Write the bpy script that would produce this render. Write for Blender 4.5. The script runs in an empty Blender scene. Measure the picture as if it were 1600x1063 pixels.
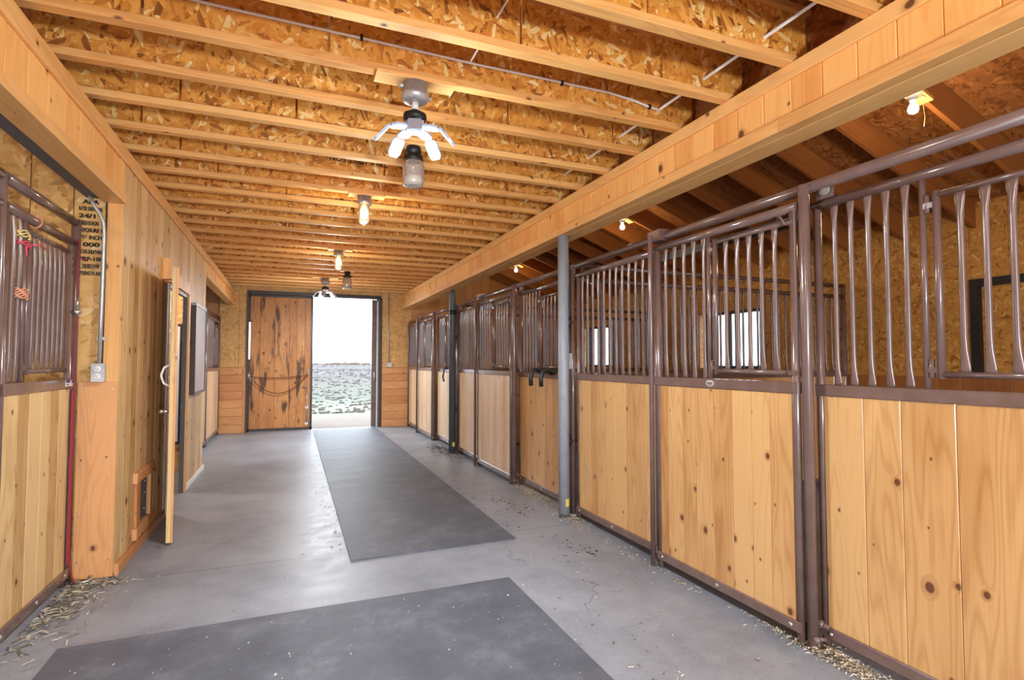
import bpy, math, random
from mathutils import Matrix, Vector
random.seed(7)
R = random.random
def U(a, b): return a + (b - a) * R()
SC = bpy.context.scene
COL = SC.collection
PI = math.pi

# ------------------------------------------------------------------ colour / nodes
def lin(r, g, b):
    f = lambda c: c / 12.92 if c <= .04045 else ((c + .055) / 1.055) ** 2.4
    return (f(r / 255), f(g / 255), f(b / 255), 1.0)

class NT:
    def __init__(s, name):
        s.m = bpy.data.materials.new(name); s.m.use_nodes = True
        s.t = s.m.node_tree; s.t.nodes.clear()
        s.out = s.t.nodes.new('ShaderNodeOutputMaterial')
    def n(s, typ, **kw):
        nd = s.t.nodes.new('ShaderNode' + typ)
        for k, v in kw.items():
            setattr(nd, k, v)
        return nd
    def put(s, sock, v):
        if isinstance(v, bpy.types.NodeSocket): s.t.links.new(v, sock)
        elif v is not None: sock.default_value = v
    def math(s, op, a, b=None, c=None, clamp=False):
        nd = s.n('Math', operation=op, use_clamp=clamp)
        s.put(nd.inputs[0], a)
        if b is not None: s.put(nd.inputs[1], b)
        if c is not None: s.put(nd.inputs[2], c)
        return nd.outputs[0]
    def mix(s, f, a, b, blend='MIX'):
        nd = s.n('Mix', data_type='RGBA', blend_type=blend)
        s.put(nd.inputs[0], f); s.put(nd.inputs[6], a); s.put(nd.inputs[7], b)
        return nd.outputs[2]
    def sm(s, v, a, b, lo=0., hi=1.):
        nd = s.n('MapRange', interpolation_type='SMOOTHSTEP')
        s.put(nd.inputs[0], v); s.put(nd.inputs[1], a); s.put(nd.inputs[2], b)
        s.put(nd.inputs[3], lo); s.put(nd.inputs[4], hi)
        return nd.outputs[0]
    def comb(s, x, y, z=0.):
        nd = s.n('CombineXYZ')
        s.put(nd.inputs[0], x); s.put(nd.inputs[1], y); s.put(nd.inputs[2], z)
        return nd.outputs[0]
    def sep(s, v):
        nd = s.n('SeparateXYZ'); s.put(nd.inputs[0], v); return nd.outputs
    def noise(s, v, scale=1., detail=2., rough=.5, dist=0.):
        nd = s.n('TexNoise'); s.put(nd.inputs['Vector'], v)
        nd.inputs['Scale'].default_value = scale; nd.inputs['Detail'].default_value = detail
        nd.inputs['Roughness'].default_value = rough; nd.inputs['Distortion'].default_value = dist
        return nd.outputs['Fac']
    def vor(s, v, scale=1., feature='F1', dim='3D'):
        nd = s.n('TexVoronoi', feature=feature, voronoi_dimensions=dim); s.put(nd.inputs['Vector'], v)
        nd.inputs['Scale'].default_value = scale
        return nd.outputs
    def ramp(s, v, stops):
        nd = s.n('ValToRGB'); s.put(nd.inputs[0], v)
        e = nd.color_ramp.elements
        while len(e) < len(stops): e.new(.5)
        for i, (p, c) in enumerate(stops): e[i].position = p; e[i].color = c
        return nd.outputs[0]
    def uv(s): return s.sep(s.n('UVMap').outputs[0])
    def rnd(s):
        nd = s.n('Attribute'); nd.attribute_name = 'rnd'
        q = s.n('SeparateColor'); s.put(q.inputs[0], nd.outputs['Color']); return q.outputs
    def obj(s): return s.n('TexCoord').outputs['Object']
    def pos(s): return s.n('NewGeometry').outputs['Position']
    def bsdf(s, col, rough=.5, metal=0., bump=None, bstr=.2, bdist=.002, spec=.5, coat=0., coatr=.1, emit=None, estr=0.):
        nd = s.n('BsdfPrincipled')
        s.put(nd.inputs['Base Color'], col); s.put(nd.inputs['Roughness'], rough); s.put(nd.inputs['Metallic'], metal)
        s.put(nd.inputs['Specular IOR Level'], spec)
        nd.inputs['Coat Weight'].default_value = coat; nd.inputs['Coat Roughness'].default_value = coatr
        if emit is not None:
            s.put(nd.inputs['Emission Color'], emit); nd.inputs['Emission Strength'].default_value = estr
        if bump is not None:
            b = s.n('Bump'); b.inputs['Strength'].default_value = bstr; b.inputs['Distance'].default_value = bdist
            s.put(b.inputs['Height'], bump); s.put(nd.inputs['Normal'], b.outputs[0])
        s.put(s.out.inputs[0], nd.outputs[0])
        return s.m

def pine(name, light, dark, knots=.5, ring=.35, rough=.45, vary=.7, stain=0., knotcol=(96, 54, 30), coat=0., kr=1., stain_col=(60, 38, 26)):
    s = NT(name); u, v, _ = s.uv(); r, g, b = s.rnd()
    off = s.math('MULTIPLY', r, 53.)
    # knots
    vx = s.math('MULTIPLY_ADD', u, 7.0, off); vy = s.math('MULTIPLY_ADD', v, 3.6, s.math('MULTIPLY', g, 31.))
    vo = s.vor(s.comb(vx, vy), 1., dim='2D')
    px, py, _ = s.sep(vo['Position'])
    dx = s.math('DIVIDE', s.math('SUBTRACT', vx, px), 7.0); dy = s.math('DIVIDE', s.math('SUBTRACT', vy, py), 3.6 * 1.25)
    d = s.math('SQRT', s.math('ADD', s.math('MULTIPLY', dx, dx), s.math('MULTIPLY', dy, dy)))
    cr, cg, cb = [s.sep(vo['Color'])[i] for i in range(3)]
    has = s.math('LESS_THAN', cg, knots)
    rad = s.math('MULTIPLY_ADD', s.math('POWER', cr, 2.2), .014 * kr, .004 * kr)
    core = s.math('MULTIPLY', has, s.sm(s.math('DIVIDE', d, rad), .75, 1.1, 1., 0.))
    halo = s.math('MULTIPLY', has, s.sm(s.math('DIVIDE', d, rad), 1., 2.6, 1., 0.))
    # grain
    n = s.noise(s.comb(s.math('MULTIPLY', u, 8.), s.math('MULTIPLY', v, .75), off), 1., 1.5, .45)
    n = s.math('ADD', n, s.math('MULTIPLY', halo, .07))
    rg = s.math('SINE', s.math('MULTIPLY', n, 75.))
    rg = s.math('POWER', s.math('MULTIPLY_ADD', rg, .5, .5), 2.5)
    fi = s.noise(s.comb(s.math('MULTIPLY', u, 160.), s.math('MULTIPLY', v, 4.), off), 1., 2.)
    big = s.noise(s.comb(s.math('MULTIPLY', u, 5.), s.math('MULTIPLY', v, 1.1), s.math('ADD', off, 9.)), 1., 3.)
    f = s.math('ADD', s.math('MULTIPLY', rg, ring), s.math('MULTIPLY_ADD', fi, .5, -.25))
    f = s.math('ADD', f, s.math('MULTIPLY_ADD', s.math('SUBTRACT', b, .5), vary, .18))
    f = s.math('ADD', f, s.math('MULTIPLY_ADD', big, 1.3, -.62), clamp=True)
    col = s.mix(f, light, dark)
    col = s.mix(s.math('MULTIPLY', s.math('MULTIPLY', halo, halo), .4), col, lin(150, 92, 48))
    col = s.mix(s.math('MULTIPLY', core, .92), col, lin(*knotcol))
    if stain:
        st = s.noise(s.comb(s.math('MULTIPLY', u, 7.), s.math('MULTIPLY', v, 1.3), s.math('ADD', off, 3.)), 1., 5., .62)
        st = s.math('MULTIPLY', s.sm(st, .52, .63), stain)
        col = s.mix(st, col, lin(*stain_col))
    return s.bsdf(col, rough, bump=s.math('ADD', s.math('MULTIPLY', rg, .5), fi), bstr=.12, bdist=.002, coat=coat, coatr=.12)

def osb(name, dark, mid, light, cream, scale=1.3, rough=.6):
    s = NT(name); u, v, _ = s.uv(); r, g, b = s.rnd()
    ou = s.math('MULTIPLY_ADD', r, 17., s.math('MULTIPLY', u, scale)); ov = s.math('MULTIPLY_ADD', g, 23., s.math('MULTIPLY', v, scale))
    wob = s.noise(s.comb(ou, ov), 5., 2.); wob = s.math('MULTIPLY_ADD', wob, .10, -.05)
    best = None
    for i, (a, w) in enumerate(((.35, 1.), (1.25, .97), (2.1, .95), (2.85, .93))):
        c, si = math.cos(a), math.sin(a)
        x = s.math('ADD', s.math('MULTIPLY_ADD', ou, c, s.math('MULTIPLY', ov, si)), wob)
        y = s.math('SUBTRACT', s.math('MULTIPLY', ov, c), s.math('MULTIPLY', ou, si))
        vo = s.vor(s.comb(s.math('MULTIPLY', x, 14.), s.math('MULTIPLY', y, 46.), i * 7.3), 1., dim='3D')
        col = s.n('SeparateColor'); s.put(col.inputs[0], vo['Color'])
        lay, tone = s.math('MULTIPLY', col.outputs[0], w), col.outputs[1]
        st = s.noise(s.comb(s.math('MULTIPLY', x, 10.), s.math('MULTIPLY', y, 190.), i * 3.1), 1., 2.)
        tone = s.math('ADD', tone, s.math('MULTIPLY_ADD', st, .34, -.17))
        if best is None: best, bt = lay, tone
        else:
            gt = s.math('GREATER_THAN', lay, best)
            nd = s.n('Mix', data_type='FLOAT'); s.put(nd.inputs[0], gt); s.put(nd.inputs[2], bt); s.put(nd.inputs[3], tone)
            bt = nd.outputs[0]; best = s.math('MAXIMUM', best, lay)
    col = s.ramp(bt, [(0., dark), (.12, s_mix(dark, mid, .7)), (.25, mid), (.55, s_mix(mid, light, .5)), (.88, light), (1., cream)])
    big = s.noise(s.comb(ou, ov), 1.3, 3.)
    col = s.mix(s.math('MULTIPLY_ADD', s.math('ADD', big, s.math('MULTIPLY', b, .25)), .55, -.12, clamp=True), col, s_mix(mid, dark, .25))
    return s.bsdf(col, rough, bump=bt, bstr=.35, bdist=.003)
def s_mix(a, b, t): return tuple(a[i] * (1 - t) + b[i] * t for i in range(4))

def plain(name, rgb, rough=.5, metal=0., noise=.0, nscale=20., spec=.5, coat=0., rgb2=None):
    s = NT(name); c = lin(*rgb)
    if noise:
        n = s.noise(s.pos(), nscale, 4.)
        c2 = lin(*rgb2) if rgb2 else tuple(x * .55 for x in c[:3]) + (1,)
        c = s.mix(s.math('MULTIPLY', s.sm(n, .4, .75), noise), c, c2)
    return s.bsdf(c, rough, metal, spec=spec, coat=coat)

M = {}
M['stall_pine'] = pine('stall_pine', lin(219, 174, 116), lin(178, 123, 69), knots=.55, ring=.32, rough=.32, vary=.8, coat=.25, kr=1.05)
M['pale_pine'] = pine('pale_pine', lin(236, 206, 168), lin(200, 156, 110), knots=.35, ring=.3, rough=.38, vary=.9, coat=.15, kr=.8)
M['wall_pine'] = pine('wall_pine', lin(228, 194, 138), lin(182, 138, 86), knots=.62, ring=.35, rough=.55, vary=.9, kr=1.3, knotcol=(84, 46, 26))
M['trim_pine'] = pine('trim_pine', lin(244, 190, 120), lin(210, 144, 76), knots=.25, ring=.25, rough=.5, vary=.5)
M['beam_pine'] = pine('beam_pine', lin(250, 192, 116), lin(228, 156, 80), knots=.3, ring=.3, rough=.5, vary=.7, kr=1.2)
M['chord_pine'] = pine('chord_pine', lin(236, 180, 108), lin(198, 130, 64), knots=.3, ring=.3, rough=.55, vary=.5)
M['cedar'] = pine('cedar', lin(218, 160, 104), lin(180, 114, 64), knots=.4, ring=.3, rough=.5, vary=.7)
M['door_wood'] = pine('door_wood', lin(226, 164, 98), lin(182, 116, 60), knots=.4, ring=.35, rough=.5, vary=.7, stain=.9, kr=1.5, knotcol=(60, 30, 16))
M['rafter_wood'] = pine('rafter_wood', lin(160, 98, 46), lin(118, 66, 28), knots=.25, ring=.2, rough=.55, vary=.5)
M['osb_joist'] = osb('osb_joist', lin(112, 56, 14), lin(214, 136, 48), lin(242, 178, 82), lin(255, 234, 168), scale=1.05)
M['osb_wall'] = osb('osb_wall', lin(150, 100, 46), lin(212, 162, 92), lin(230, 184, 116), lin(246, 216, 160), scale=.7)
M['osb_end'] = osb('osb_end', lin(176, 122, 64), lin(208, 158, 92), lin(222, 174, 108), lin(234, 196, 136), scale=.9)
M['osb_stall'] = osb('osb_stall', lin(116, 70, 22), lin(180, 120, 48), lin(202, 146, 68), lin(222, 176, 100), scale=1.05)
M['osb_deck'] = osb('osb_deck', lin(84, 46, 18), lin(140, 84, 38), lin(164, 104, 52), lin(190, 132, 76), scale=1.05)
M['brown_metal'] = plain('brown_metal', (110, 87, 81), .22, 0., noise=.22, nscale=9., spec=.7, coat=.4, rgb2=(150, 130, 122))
M['dark_metal'] = plain('dark_metal', (58, 46, 42), .4, 0., spec=.5)
M['galv'] = plain('galv', (196, 198, 200), .4, .55, noise=.4, nscale=30.)
M['steel_grey'] = plain('steel_grey', (160, 166, 176), .42, .0, noise=.25, nscale=14., rgb2=(120, 126, 138))
M['steel_dark'] = plain('steel_dark', (84, 86, 92), .45, .0, noise=.25, nscale=14.)
M['track_grey'] = plain('track_grey', (96, 96, 100), .6)
M['zinc'] = plain('zinc', (205, 205, 205), .3, .9)
M['black'] = plain('black', (26, 25, 26), .5)
M['black_rubber'] = plain('black_rubber', (38, 38, 40), .45)
M['white'] = plain('white', (236, 236, 232), .5)
M['cable_white'] = plain('cable_white', (238, 234, 226), .45)
M['red_rope'] = plain('red_rope', (150, 44, 56), .7)
M['pink_twine'] = plain('pink_twine', (226, 84, 104), .8)
M['yellow_twine'] = plain('yellow_twine', (232, 208, 136), .8)
M['orange_twine'] = plain('orange_twine', (212, 150, 112), .8)
M['stamp_ink'] = plain('stamp_ink', (44, 34, 28), .8)
M['yellow_paint'] = plain('yellow_paint', (222, 212, 92), .5)
M['sticker_white'] = plain('sticker_white', (232, 230, 226), .5)
M['sticker_blue'] = plain('sticker_blue', (66, 60, 118), .5)
M['plate_silver'] = plain('plate_silver', (192, 188, 188), .35, .3)
M['plate_ink'] = plain('plate_ink', (84, 88, 92), .5)
M['slate'] = plain('slate', (214, 222, 238), .22, 0., noise=.35, nscale=4., spec=.6, rgb2=(190, 198, 214))
M['brown_rope'] = plain('brown_rope', (112, 62, 36), .8)
M['clear_plastic'] = plain('clear_plastic', (120, 122, 124), .2)
M['porcelain'] = plain('porcelain', (210, 204, 196), .3)
M['dull_steel'] = plain('dull_steel', (128, 122, 118), .45)
M['bark'] = plain('bark', (84, 70, 58), .8)

def concrete():
    s = NT('concrete'); p = s.pos(); x, y, z = s.sep(p)
    a = s.noise(p, 1.1, 5., .6); b = s.noise(p, 7., 5., .65); c = s.noise(p, 60., 3.)
    f = s.math('ADD', s.math('MULTIPLY', a, .55), s.math('ADD', s.math('MULTIPLY', b, .3), s.math('MULTIPLY', c, .15)))
    col = s.ramp(f, [(.34, lin(114, 120, 129)), (.5, lin(143, 149, 159)), (.66, lin(164, 170, 179))])
    st = s.sm(s.noise(p, 2.6, 6., .7), .6, .74)
    col = s.mix(s.math('MULTIPLY', st, .35), col, lin(116, 108, 100))
    # saw cuts and hairline cracks
    wob = s.math('MULTIPLY_ADD', s.noise(p, 3., 2.), .01, -.005)
    cut = None
    for y0 in (4.12, 7.78, .4):
        d = s.math('ABSOLUTE', s.math('SUBTRACT', y, y0)); k = s.sm(d, .003, .007, 1., 0.)
        cut = k if cut is None else s.math('MAXIMUM', cut, k)
    vo = s.vor(s.comb(s.math('ADD', x, s.math('MULTIPLY', s.noise(p, 2.2, 4.), .9)), s.math('ADD', y, s.math('MULTIPLY', s.noise(p, 2.6, 4.), .9))), .55, 'DISTANCE_TO_EDGE', '2D')
    ck = s.math('MULTIPLY', s.sm(vo['Distance'], .0012, .004, 1., 0.), s.sm(s.noise(p, .8, 1.), .52, .6))
    col = s.mix(s.math('MULTIPLY', s.math('MAXIMUM', cut, ck), .6), col, lin(70, 66, 64))
    ro = s.math('MULTIPLY_ADD', b, .35, .26)
    return s.bsdf(col, ro, bump=s.math('ADD', b, s.math('MULTIPLY', c, .3)), bstr=.12, bdist=.004)
M['concrete'] = concrete()
def rubber():
    s = NT('rubber_mat'); p = s.pos()
    a = s.noise(p, 3.0, 9., .72); b = s.noise(p, 160., 3.); c = s.vor(p, 26.)['Distance']
    col = s.ramp(a, [(.3, lin(74, 79, 89)), (.52, lin(94, 99, 110)), (.74, lin(126, 130, 140))])
    sp = s.math('MULTIPLY', s.sm(c, .06, .13, 1., 0.), s.sm(s.noise(p, 5., 3.), .5, .62))
    col = s.mix(s.math('MULTIPLY', sp, .6), col, lin(180, 176, 168))
    return s.bsdf(col, s.math('MULTIPLY_ADD', a, .3, .42), bump=b, bstr=.25, bdist=.002, spec=.45)
M['rubber'] = rubber()
def shav():
    s = NT('shavings'); r, g, b = s.rnd()
    col = s.ramp(r, [(0., lin(112, 96, 74)), (.3, lin(176, 160, 132)), (.75, lin(222, 212, 190)), (1., lin(240, 234, 222))])
    return s.bsdf(col, .8)
M['shavings'] = shav()
def hay():
    s = NT('hay'); r, g, b = s.rnd()
    return s.bsdf(s.ramp(r, [(0., lin(100, 96, 84)), (.5, lin(158, 152, 134)), (1., lin(220, 216, 200))]), .8)
M['hay'] = hay()
def dark_bits():
    s = NT('dark_bits'); r, g, b = s.rnd()
    return s.bsdf(s.ramp(r, [(0., lin(50, 44, 38)), (.6, lin(84, 76, 66)), (1., lin(150, 140, 122))]), .85)
M['dark_bits'] = dark_bits()
def ground_mat():
    s = NT('prairie'); p = s.pos(); x, y, z = s.sep(p)
    n = s.noise(p, .22, 6., .7); nf = s.noise(p, 1.6, 6., .75); nm = s.noise(s.comb(s.math('MULTIPLY', x, .07), s.math('MULTIPLY', y, .03)), 1., 6., .7)
    yy = s.math('ADD', y, s.math('MULTIPLY_ADD', n, 9., -4.5))
    f = s.math('DIVIDE', s.math('LOGARITHM', s.math('MAXIMUM', yy, 1.), 2.718), 5.6)
    col = s.ramp(f, [(.44, lin(88, 72, 67)), (.475, lin(109, 100, 92)), (.50, lin(109, 110, 96)), (.56, lin(70, 75, 63)), (.62, lin(67, 67, 59)), (.70, lin(61, 56, 57)), (1., lin(65, 58, 65))])
    col = s.mix(s.math('MULTIPLY', s.sm(nf, .45, .66), .55), col, lin(100, 97, 88))
    col = s.mix(s.math('MULTIPLY', s.math('MULTIPLY', s.sm(nm, .5, .6), s.sm(f, .58, .72)), .6), col, lin(51, 37, 40))
    return s.bsdf(col, .9)
M['prairie'] = ground_mat()
def emis(name, rgb, st):
    s = NT(name); e = s.n('Emission'); e.inputs[0].default_value = lin(*rgb); e.inputs[1].default_value = st
    s.put(s.out.inputs[0], e.outputs[0]); return s.m
M['led'] = emis('led_and_fill_light', (236, 244, 255), 9.)
M['bulb'] = emis('bulb_light', (255, 214, 150), 5.)
M['bulb_white'] = emis('bulb_white_light', (255, 236, 206), 6.)
def glass(name, tint=(235, 240, 242), gl=.12, body=0.):
    s = NT(name); t = s.n('BsdfTransparent'); t.inputs[0].default_value = lin(*tint)
    g = s.n('BsdfGlossy'); g.inputs[1].default_value = .05
    lw = s.n('LayerWeight'); lw.inputs[0].default_value = .25
    mx = s.n('MixShader'); s.put(mx.inputs[0], s.math('MULTIPLY_ADD', lw.outputs[0], .6, gl)); s.put(mx.inputs[1], t.outputs[0]); s.put(mx.inputs[2], g.outputs[0])
    o = mx.outputs[0]
    if body:
        d = s.n('BsdfDiffuse'); d.inputs[0].default_value = lin(222, 214, 204)
        m2 = s.n('MixShader'); m2.inputs[0].default_value = body; s.put(m2.inputs[1], o); s.put(m2.inputs[2], d.outputs[0]); o = m2.outputs[0]
    s.put(s.out.inputs[0], o); return s.m
M['glass'] = glass('window_glass', gl=.03)
M['jar_glass'] = glass('jar_glass', (226, 220, 212), .12, .22)
M['globe_glass'] = glass('globe_glass', (255, 238, 210), .05, .12)
M['frost'] = plain('frost', (226, 222, 216), .5)

# ------------------------------------------------------------------ mesh builder
class MB:
    def __init__(s): s.v = []; s.f = []; s.uvs = []; s.rn = []; s.sm = []; s.mi = []; s.M = None; s.cur = 0
    def vert(s, p):
        if s.M is not None: p = s.M @ Vector(p)
        s.v.append(tuple(p)); return len(s.v) - 1
    def face(s, idx, uv=None, rn=(.5, .5, .5), smooth=False):
        s.f.append(tuple(idx)); s.uvs.append(uv or [(0, 0)] * len(idx)); s.rn.append(rn); s.sm.append(smooth); s.mi.append(s.cur)
    def prism(s, axis, a0, a1, b0, b1, l0, l1, ch=0., rn=None):
        rn = rn or (R(), R(), R()); ou, ov = U(0, 20), U(0, 20)
        if ch: pr = [(a0 + ch, b0), (a1 - ch, b0), (a1, b0 + ch), (a1, b1 - ch), (a1 - ch, b1), (a0 + ch, b1), (a0, b1 - ch), (a0, b0 + ch)]
        else: pr = [(a0, b0), (a1, b0), (a1, b1), (a0, b1)]
        if axis == 'x': mk = lambda a, b, l: (l, a, b)
        elif axis == 'y': mk = lambda a, b, l: (b, l, a) if False else (a, l, b)
        else: mk = lambda a, b, l: (a, b, l)
        flip = axis == 'y'
        n = len(pr)
        A = [s.vert(mk(a, b, l0)) for a, b in pr]; B = [s.vert(mk(a, b, l1)) for a, b in pr]
        per = [0.]
        for i in range(n): per.append(per[-1] + math.dist(pr[i], pr[(i + 1) % n]))
        for i in range(n):
            j = (i + 1) % n
            q = [A[i], A[j], B[j], B[i]]; w = [(per[i] + ou, l0 + ov), (per[i + 1] + ou, l0 + ov), (per[i + 1] + ou, l1 + ov), (per[i] + ou, l1 + ov)]
            if flip: q.reverse(); w.reverse()
            s.face(q, w, rn)
        c0, c1 = A[::-1], B[:]; w0, w1 = [(p[0] + ou, p[1] + ov) for p in pr[::-1]], [(p[0] + ou, p[1] + ov) for p in pr]
        if flip: c0.reverse(); c1.reverse(); w0.reverse(); w1.reverse()
        s.face(c0, w0, rn); s.face(c1, w1, rn)
        return s
    def box(s, x0, x1, y0, y1, z0, z1, g='z', ch=0., rn=None):
        if g == 'z': return s.prism('z', x0, x1, y0, y1, z0, z1, ch, rn)
        if g == 'x': return s.prism('x', y0, y1, z0, z1, x0, x1, ch, rn)
        return s.prism('y', x0, x1, z0, z1, y0, y1, ch, rn)
    def rings(s, rings, closed_caps=True, rn=None, smooth=True):
        rn = rn or (R(), R(), R()); n = len(rings[0]); idx = [[s.vert(p) for p in r] for r in rings]
        for k in range(len(rings) - 1):
            for i in range(n):
                j = (i + 1) % n
                s.face([idx[k][i], idx[k][j], idx[k + 1][j], idx[k + 1][i]], [(i / n, k), ((i + 1) / n, k), ((i + 1) / n, k + 1), (i / n, k + 1)], rn, smooth)
        if closed_caps:
            s.face(idx[0][::-1], None, rn); s.face(idx[-1], None, rn)
        return s
    def tube(s, pts, r, n=10, caps=True):
        pts = [Vector(p) for p in pts]; rr = r if isinstance(r, (list, tuple)) else [r] * len(pts)
        rings = []; prev = None
        for i, p in enumerate(pts):
            d = (pts[min(i + 1, len(pts) - 1)] - pts[max(i - 1, 0)]).normalized()
            if prev is None:
                a = Vector((0, 0, 1)) if abs(d.z) < .9 else Vector((0, 1, 0)); e = d.cross(a).normalized()
            else: e = (prev - d * prev.dot(d)).normalized()
            prev = e; f = d.cross(e)
            rings.append([p + (e * math.cos(2 * PI * k / n) + f * math.sin(2 * PI * k / n)) * rr[i] for k in range(n)])
        return s.rings(rings, caps)
    def lathe(s, c, prof, n=20):
        rings = [[(c[0] + r * math.cos(2 * PI * k / n), c[1] + r * math.sin(2 * PI * k / n), c[2] + z) for k in range(n)] for r, z in prof]
        return s.rings(rings)
    def ball(s, c, r, n=8):
        return s.lathe(c, [(max(r * math.sin(PI * k / 6), 1e-4), -r * math.cos(PI * k / 6)) for k in range(7)], n)
    def build(s, name, mat, parent=None, **props):
        me = bpy.data.meshes.new(name); me.from_pydata(s.v, [], s.f)
        uvl = me.uv_layers.new(name='UVMap')
        uvl.data.foreach_set('uv', [c for f in s.uvs for w in f for c in w])
        ca = me.color_attributes.new('rnd', 'FLOAT_COLOR', 'CORNER')
        ca.data.foreach_set('color', [c for f, r in zip(s.f, s.rn) for _ in f for c in (r[0], r[1], r[2], 1.)])
        me.polygons.foreach_set('use_smooth', s.sm)
        for m in (mat if isinstance(mat, list) else [mat]): me.materials.append(m)
        me.polygons.foreach_set('material_index', s.mi)
        me.update()
        return link(name, me, parent, **props)

def link(name, data, parent=None, **props):
    o = bpy.data.objects.new(name, data); COL.objects.link(o)
    if parent is not None:
        o.parent = parent
    for k, v in props.items(): o[k] = v
    return o
def place(o, parent):      # parent given with geometry already in world coordinates
    o.parent = parent; o.matrix_parent_inverse = Matrix.Translation(-parent.location)
    return o
def thing(name, label, cat, loc=(0, 0, 0), group=None, kind='thing'):
    o = bpy.data.objects.new(name, None); o.location = loc; o.empty_display_size = .1; COL.objects.link(o)
    o['label'] = label; o['category'] = cat; o['kind'] = kind
    if group: o['group'] = group
    return o
def part(mb, name, mat, parent, **props):     # geometry in world coordinates under a thing whose origin is at its base
    o = mb.build(name, mat, None, **props)
    root = parent
    off = Vector((0, 0, 0)); q = parent
    while q is not None: off += q.location; q = q.parent
    o.location = -off; o.parent = parent
    return o
def bake(o):                # move the mesh so that the part's own origin sits with its parent
    return o
def tag(o, label, cat, group=None, kind='thing'):
    o['label'] = label; o['category'] = cat; o['kind'] = kind
    if group: o['group'] = group
    return o
def struct(o, label=None, cat=None):
    o['kind'] = 'structure'
    if label: o['label'] = label
    if cat: o['category'] = cat
    return o
def planks(mb, axis, c0, c1, a0, a1, z0, z1, w, ch=.003, excl=(), horiz=False, jitter=0., gap=.0022):
    """boards with the face lying along axis ('y' or 'x') between a0 and a1, thickness c0..c1"""
    if horiz:
        z = z0
        while z < z1 - 1e-4:
            ze = min(z + w, z1)
            if axis == 'x': mb.prism('x', c0, c1, z, ze - gap, a0, a1, ch)
            else: mb.prism('y', c0, c1, z, ze - gap, a0, a1, ch)
            z = ze
        return mb
    a = a0
    while a < a1 - 1e-4:
        ae = min(a + w * (1 + U(-jitter, jitter)), a1)
        if a1 - ae < w * .25: ae = a1
        spans = [(z0, z1)]
        for (e0, e1, y0, y1) in excl:
            if ae > e0 + 1e-3 and a < e1 - 1e-3:
                ns = []
                for (p, q) in spans:
                    if y0 > p: ns.append((p, min(q, y0)))
                    if y1 < q: ns.append((max(p, y1), q))
                spans = [t for t in ns if t[1] - t[0] > .005]
        rn = (R(), R(), R())
        for (p, q) in spans:
            if axis == 'y': mb.prism('z', c0, c1, a, ae - gap, p, q, ch, rn)
            else: mb.prism('z', a, ae - gap, c0, c1, p, q, ch, rn)
        a = ae
    return mb
def text_obj(body, size, mtx, mat, name, parent=None, spacing=1., bold=0., fit=0.):
    cu = bpy.data.curves.new(name, 'FONT'); cu.body = body; cu.size = size; cu.align_x = 'CENTER'; cu.align_y = 'CENTER'
    cu.space_line = spacing; cu.extrude = .0006; cu.offset = bold
    t = bpy.data.objects.new(name, cu); COL.objects.link(t)
    dg = bpy.context.evaluated_depsgraph_get(); dg.update()
    me = bpy.data.meshes.new_from_object(t.evaluated_get(dg))
    bpy.data.objects.remove(t)
    if fit:
        xs_ = [v.co.x for v in me.vertices]; k = fit / max(1e-4, max(xs_) - min(xs_)); me.transform(Matrix.Diagonal((k, 1, 1, 1)))
    me.transform(mtx); me.materials.clear(); me.materials.append(mat)
    o = bpy.data.objects.new(name, me); COL.objects.link(o)
    if parent is not None:
        off = Vector((0, 0, 0)); q = parent
        while q is not None: off += q.location; q = q.parent
        o.location = -off; o.parent = parent
    return o
def axes(ex, ey, loc):
    ex, ey = Vector(ex), Vector(ey); ez = ex.cross(ey)
    m = Matrix((ex, ey, ez)).transposed().to_4x4(); m.translation = Vector(loc); return m

# ------------------------------------------------------------------ key dimensions (metres; Y runs down the aisle)
H = 1.36
XW = -1.02            # face of the left wall
XLS = -1.26           # left stall fronts
XR = 2.325            # right stall fronts
YE = 11.74            # end wall
JZ = 2.80             # underside of the joists
XB = 5.9              # outer wall on the right
XO = -4.9             # outer wall on the left
YB = -3.6             # barn end behind the camera
RS = .37              # slope of the lean-to roofs
def rz(x): return 3.30 - RS * (x - 4.0)        # underside of right rafters

# ------------------------------------------------------------------ shell
mb = MB(); mb.box(XO - .1, XB + .1, YB, YE + .14, -.12, 0.)
struct(mb.build('floor', M['concrete']), 'grey concrete floor of the barn aisle with saw cuts', 'floor')
mb = MB()
def terrain(x, y): return -.06 - max(0, y - 14) * .0008 + .25 * math.sin(x * .021 + 1.3) * min(1, max(0, y - 20) / 60) + .5 * math.sin(y * .035 + x * .012) * min(1, max(0, y - 30) / 120)
xs = [-260 + 20 * i for i in range(27)]; ys = [-40, -10, 6, 11.88, 13, 15, 18, 22, 28, 36, 48, 64, 85, 110, 140, 175, 210, 250]
idx = {}
for j, y in enumerate(ys):
    for i, x in enumerate(xs): idx[i, j] = mb.vert((x, y, terrain(x, y) if y > 13 else -.06 if y > 11 else -.15))
for j in range(len(ys) - 1):
    for i in range(len(xs) - 1): mb.face([idx[i, j], idx[i + 1, j], idx[i + 1, j + 1], idx[i, j + 1]], None, (.5, .5, .5), True)
struct(mb.build('ground', M['prairie']), 'open prairie with dirt and pale grass outside the doorway', 'ground')
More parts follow.
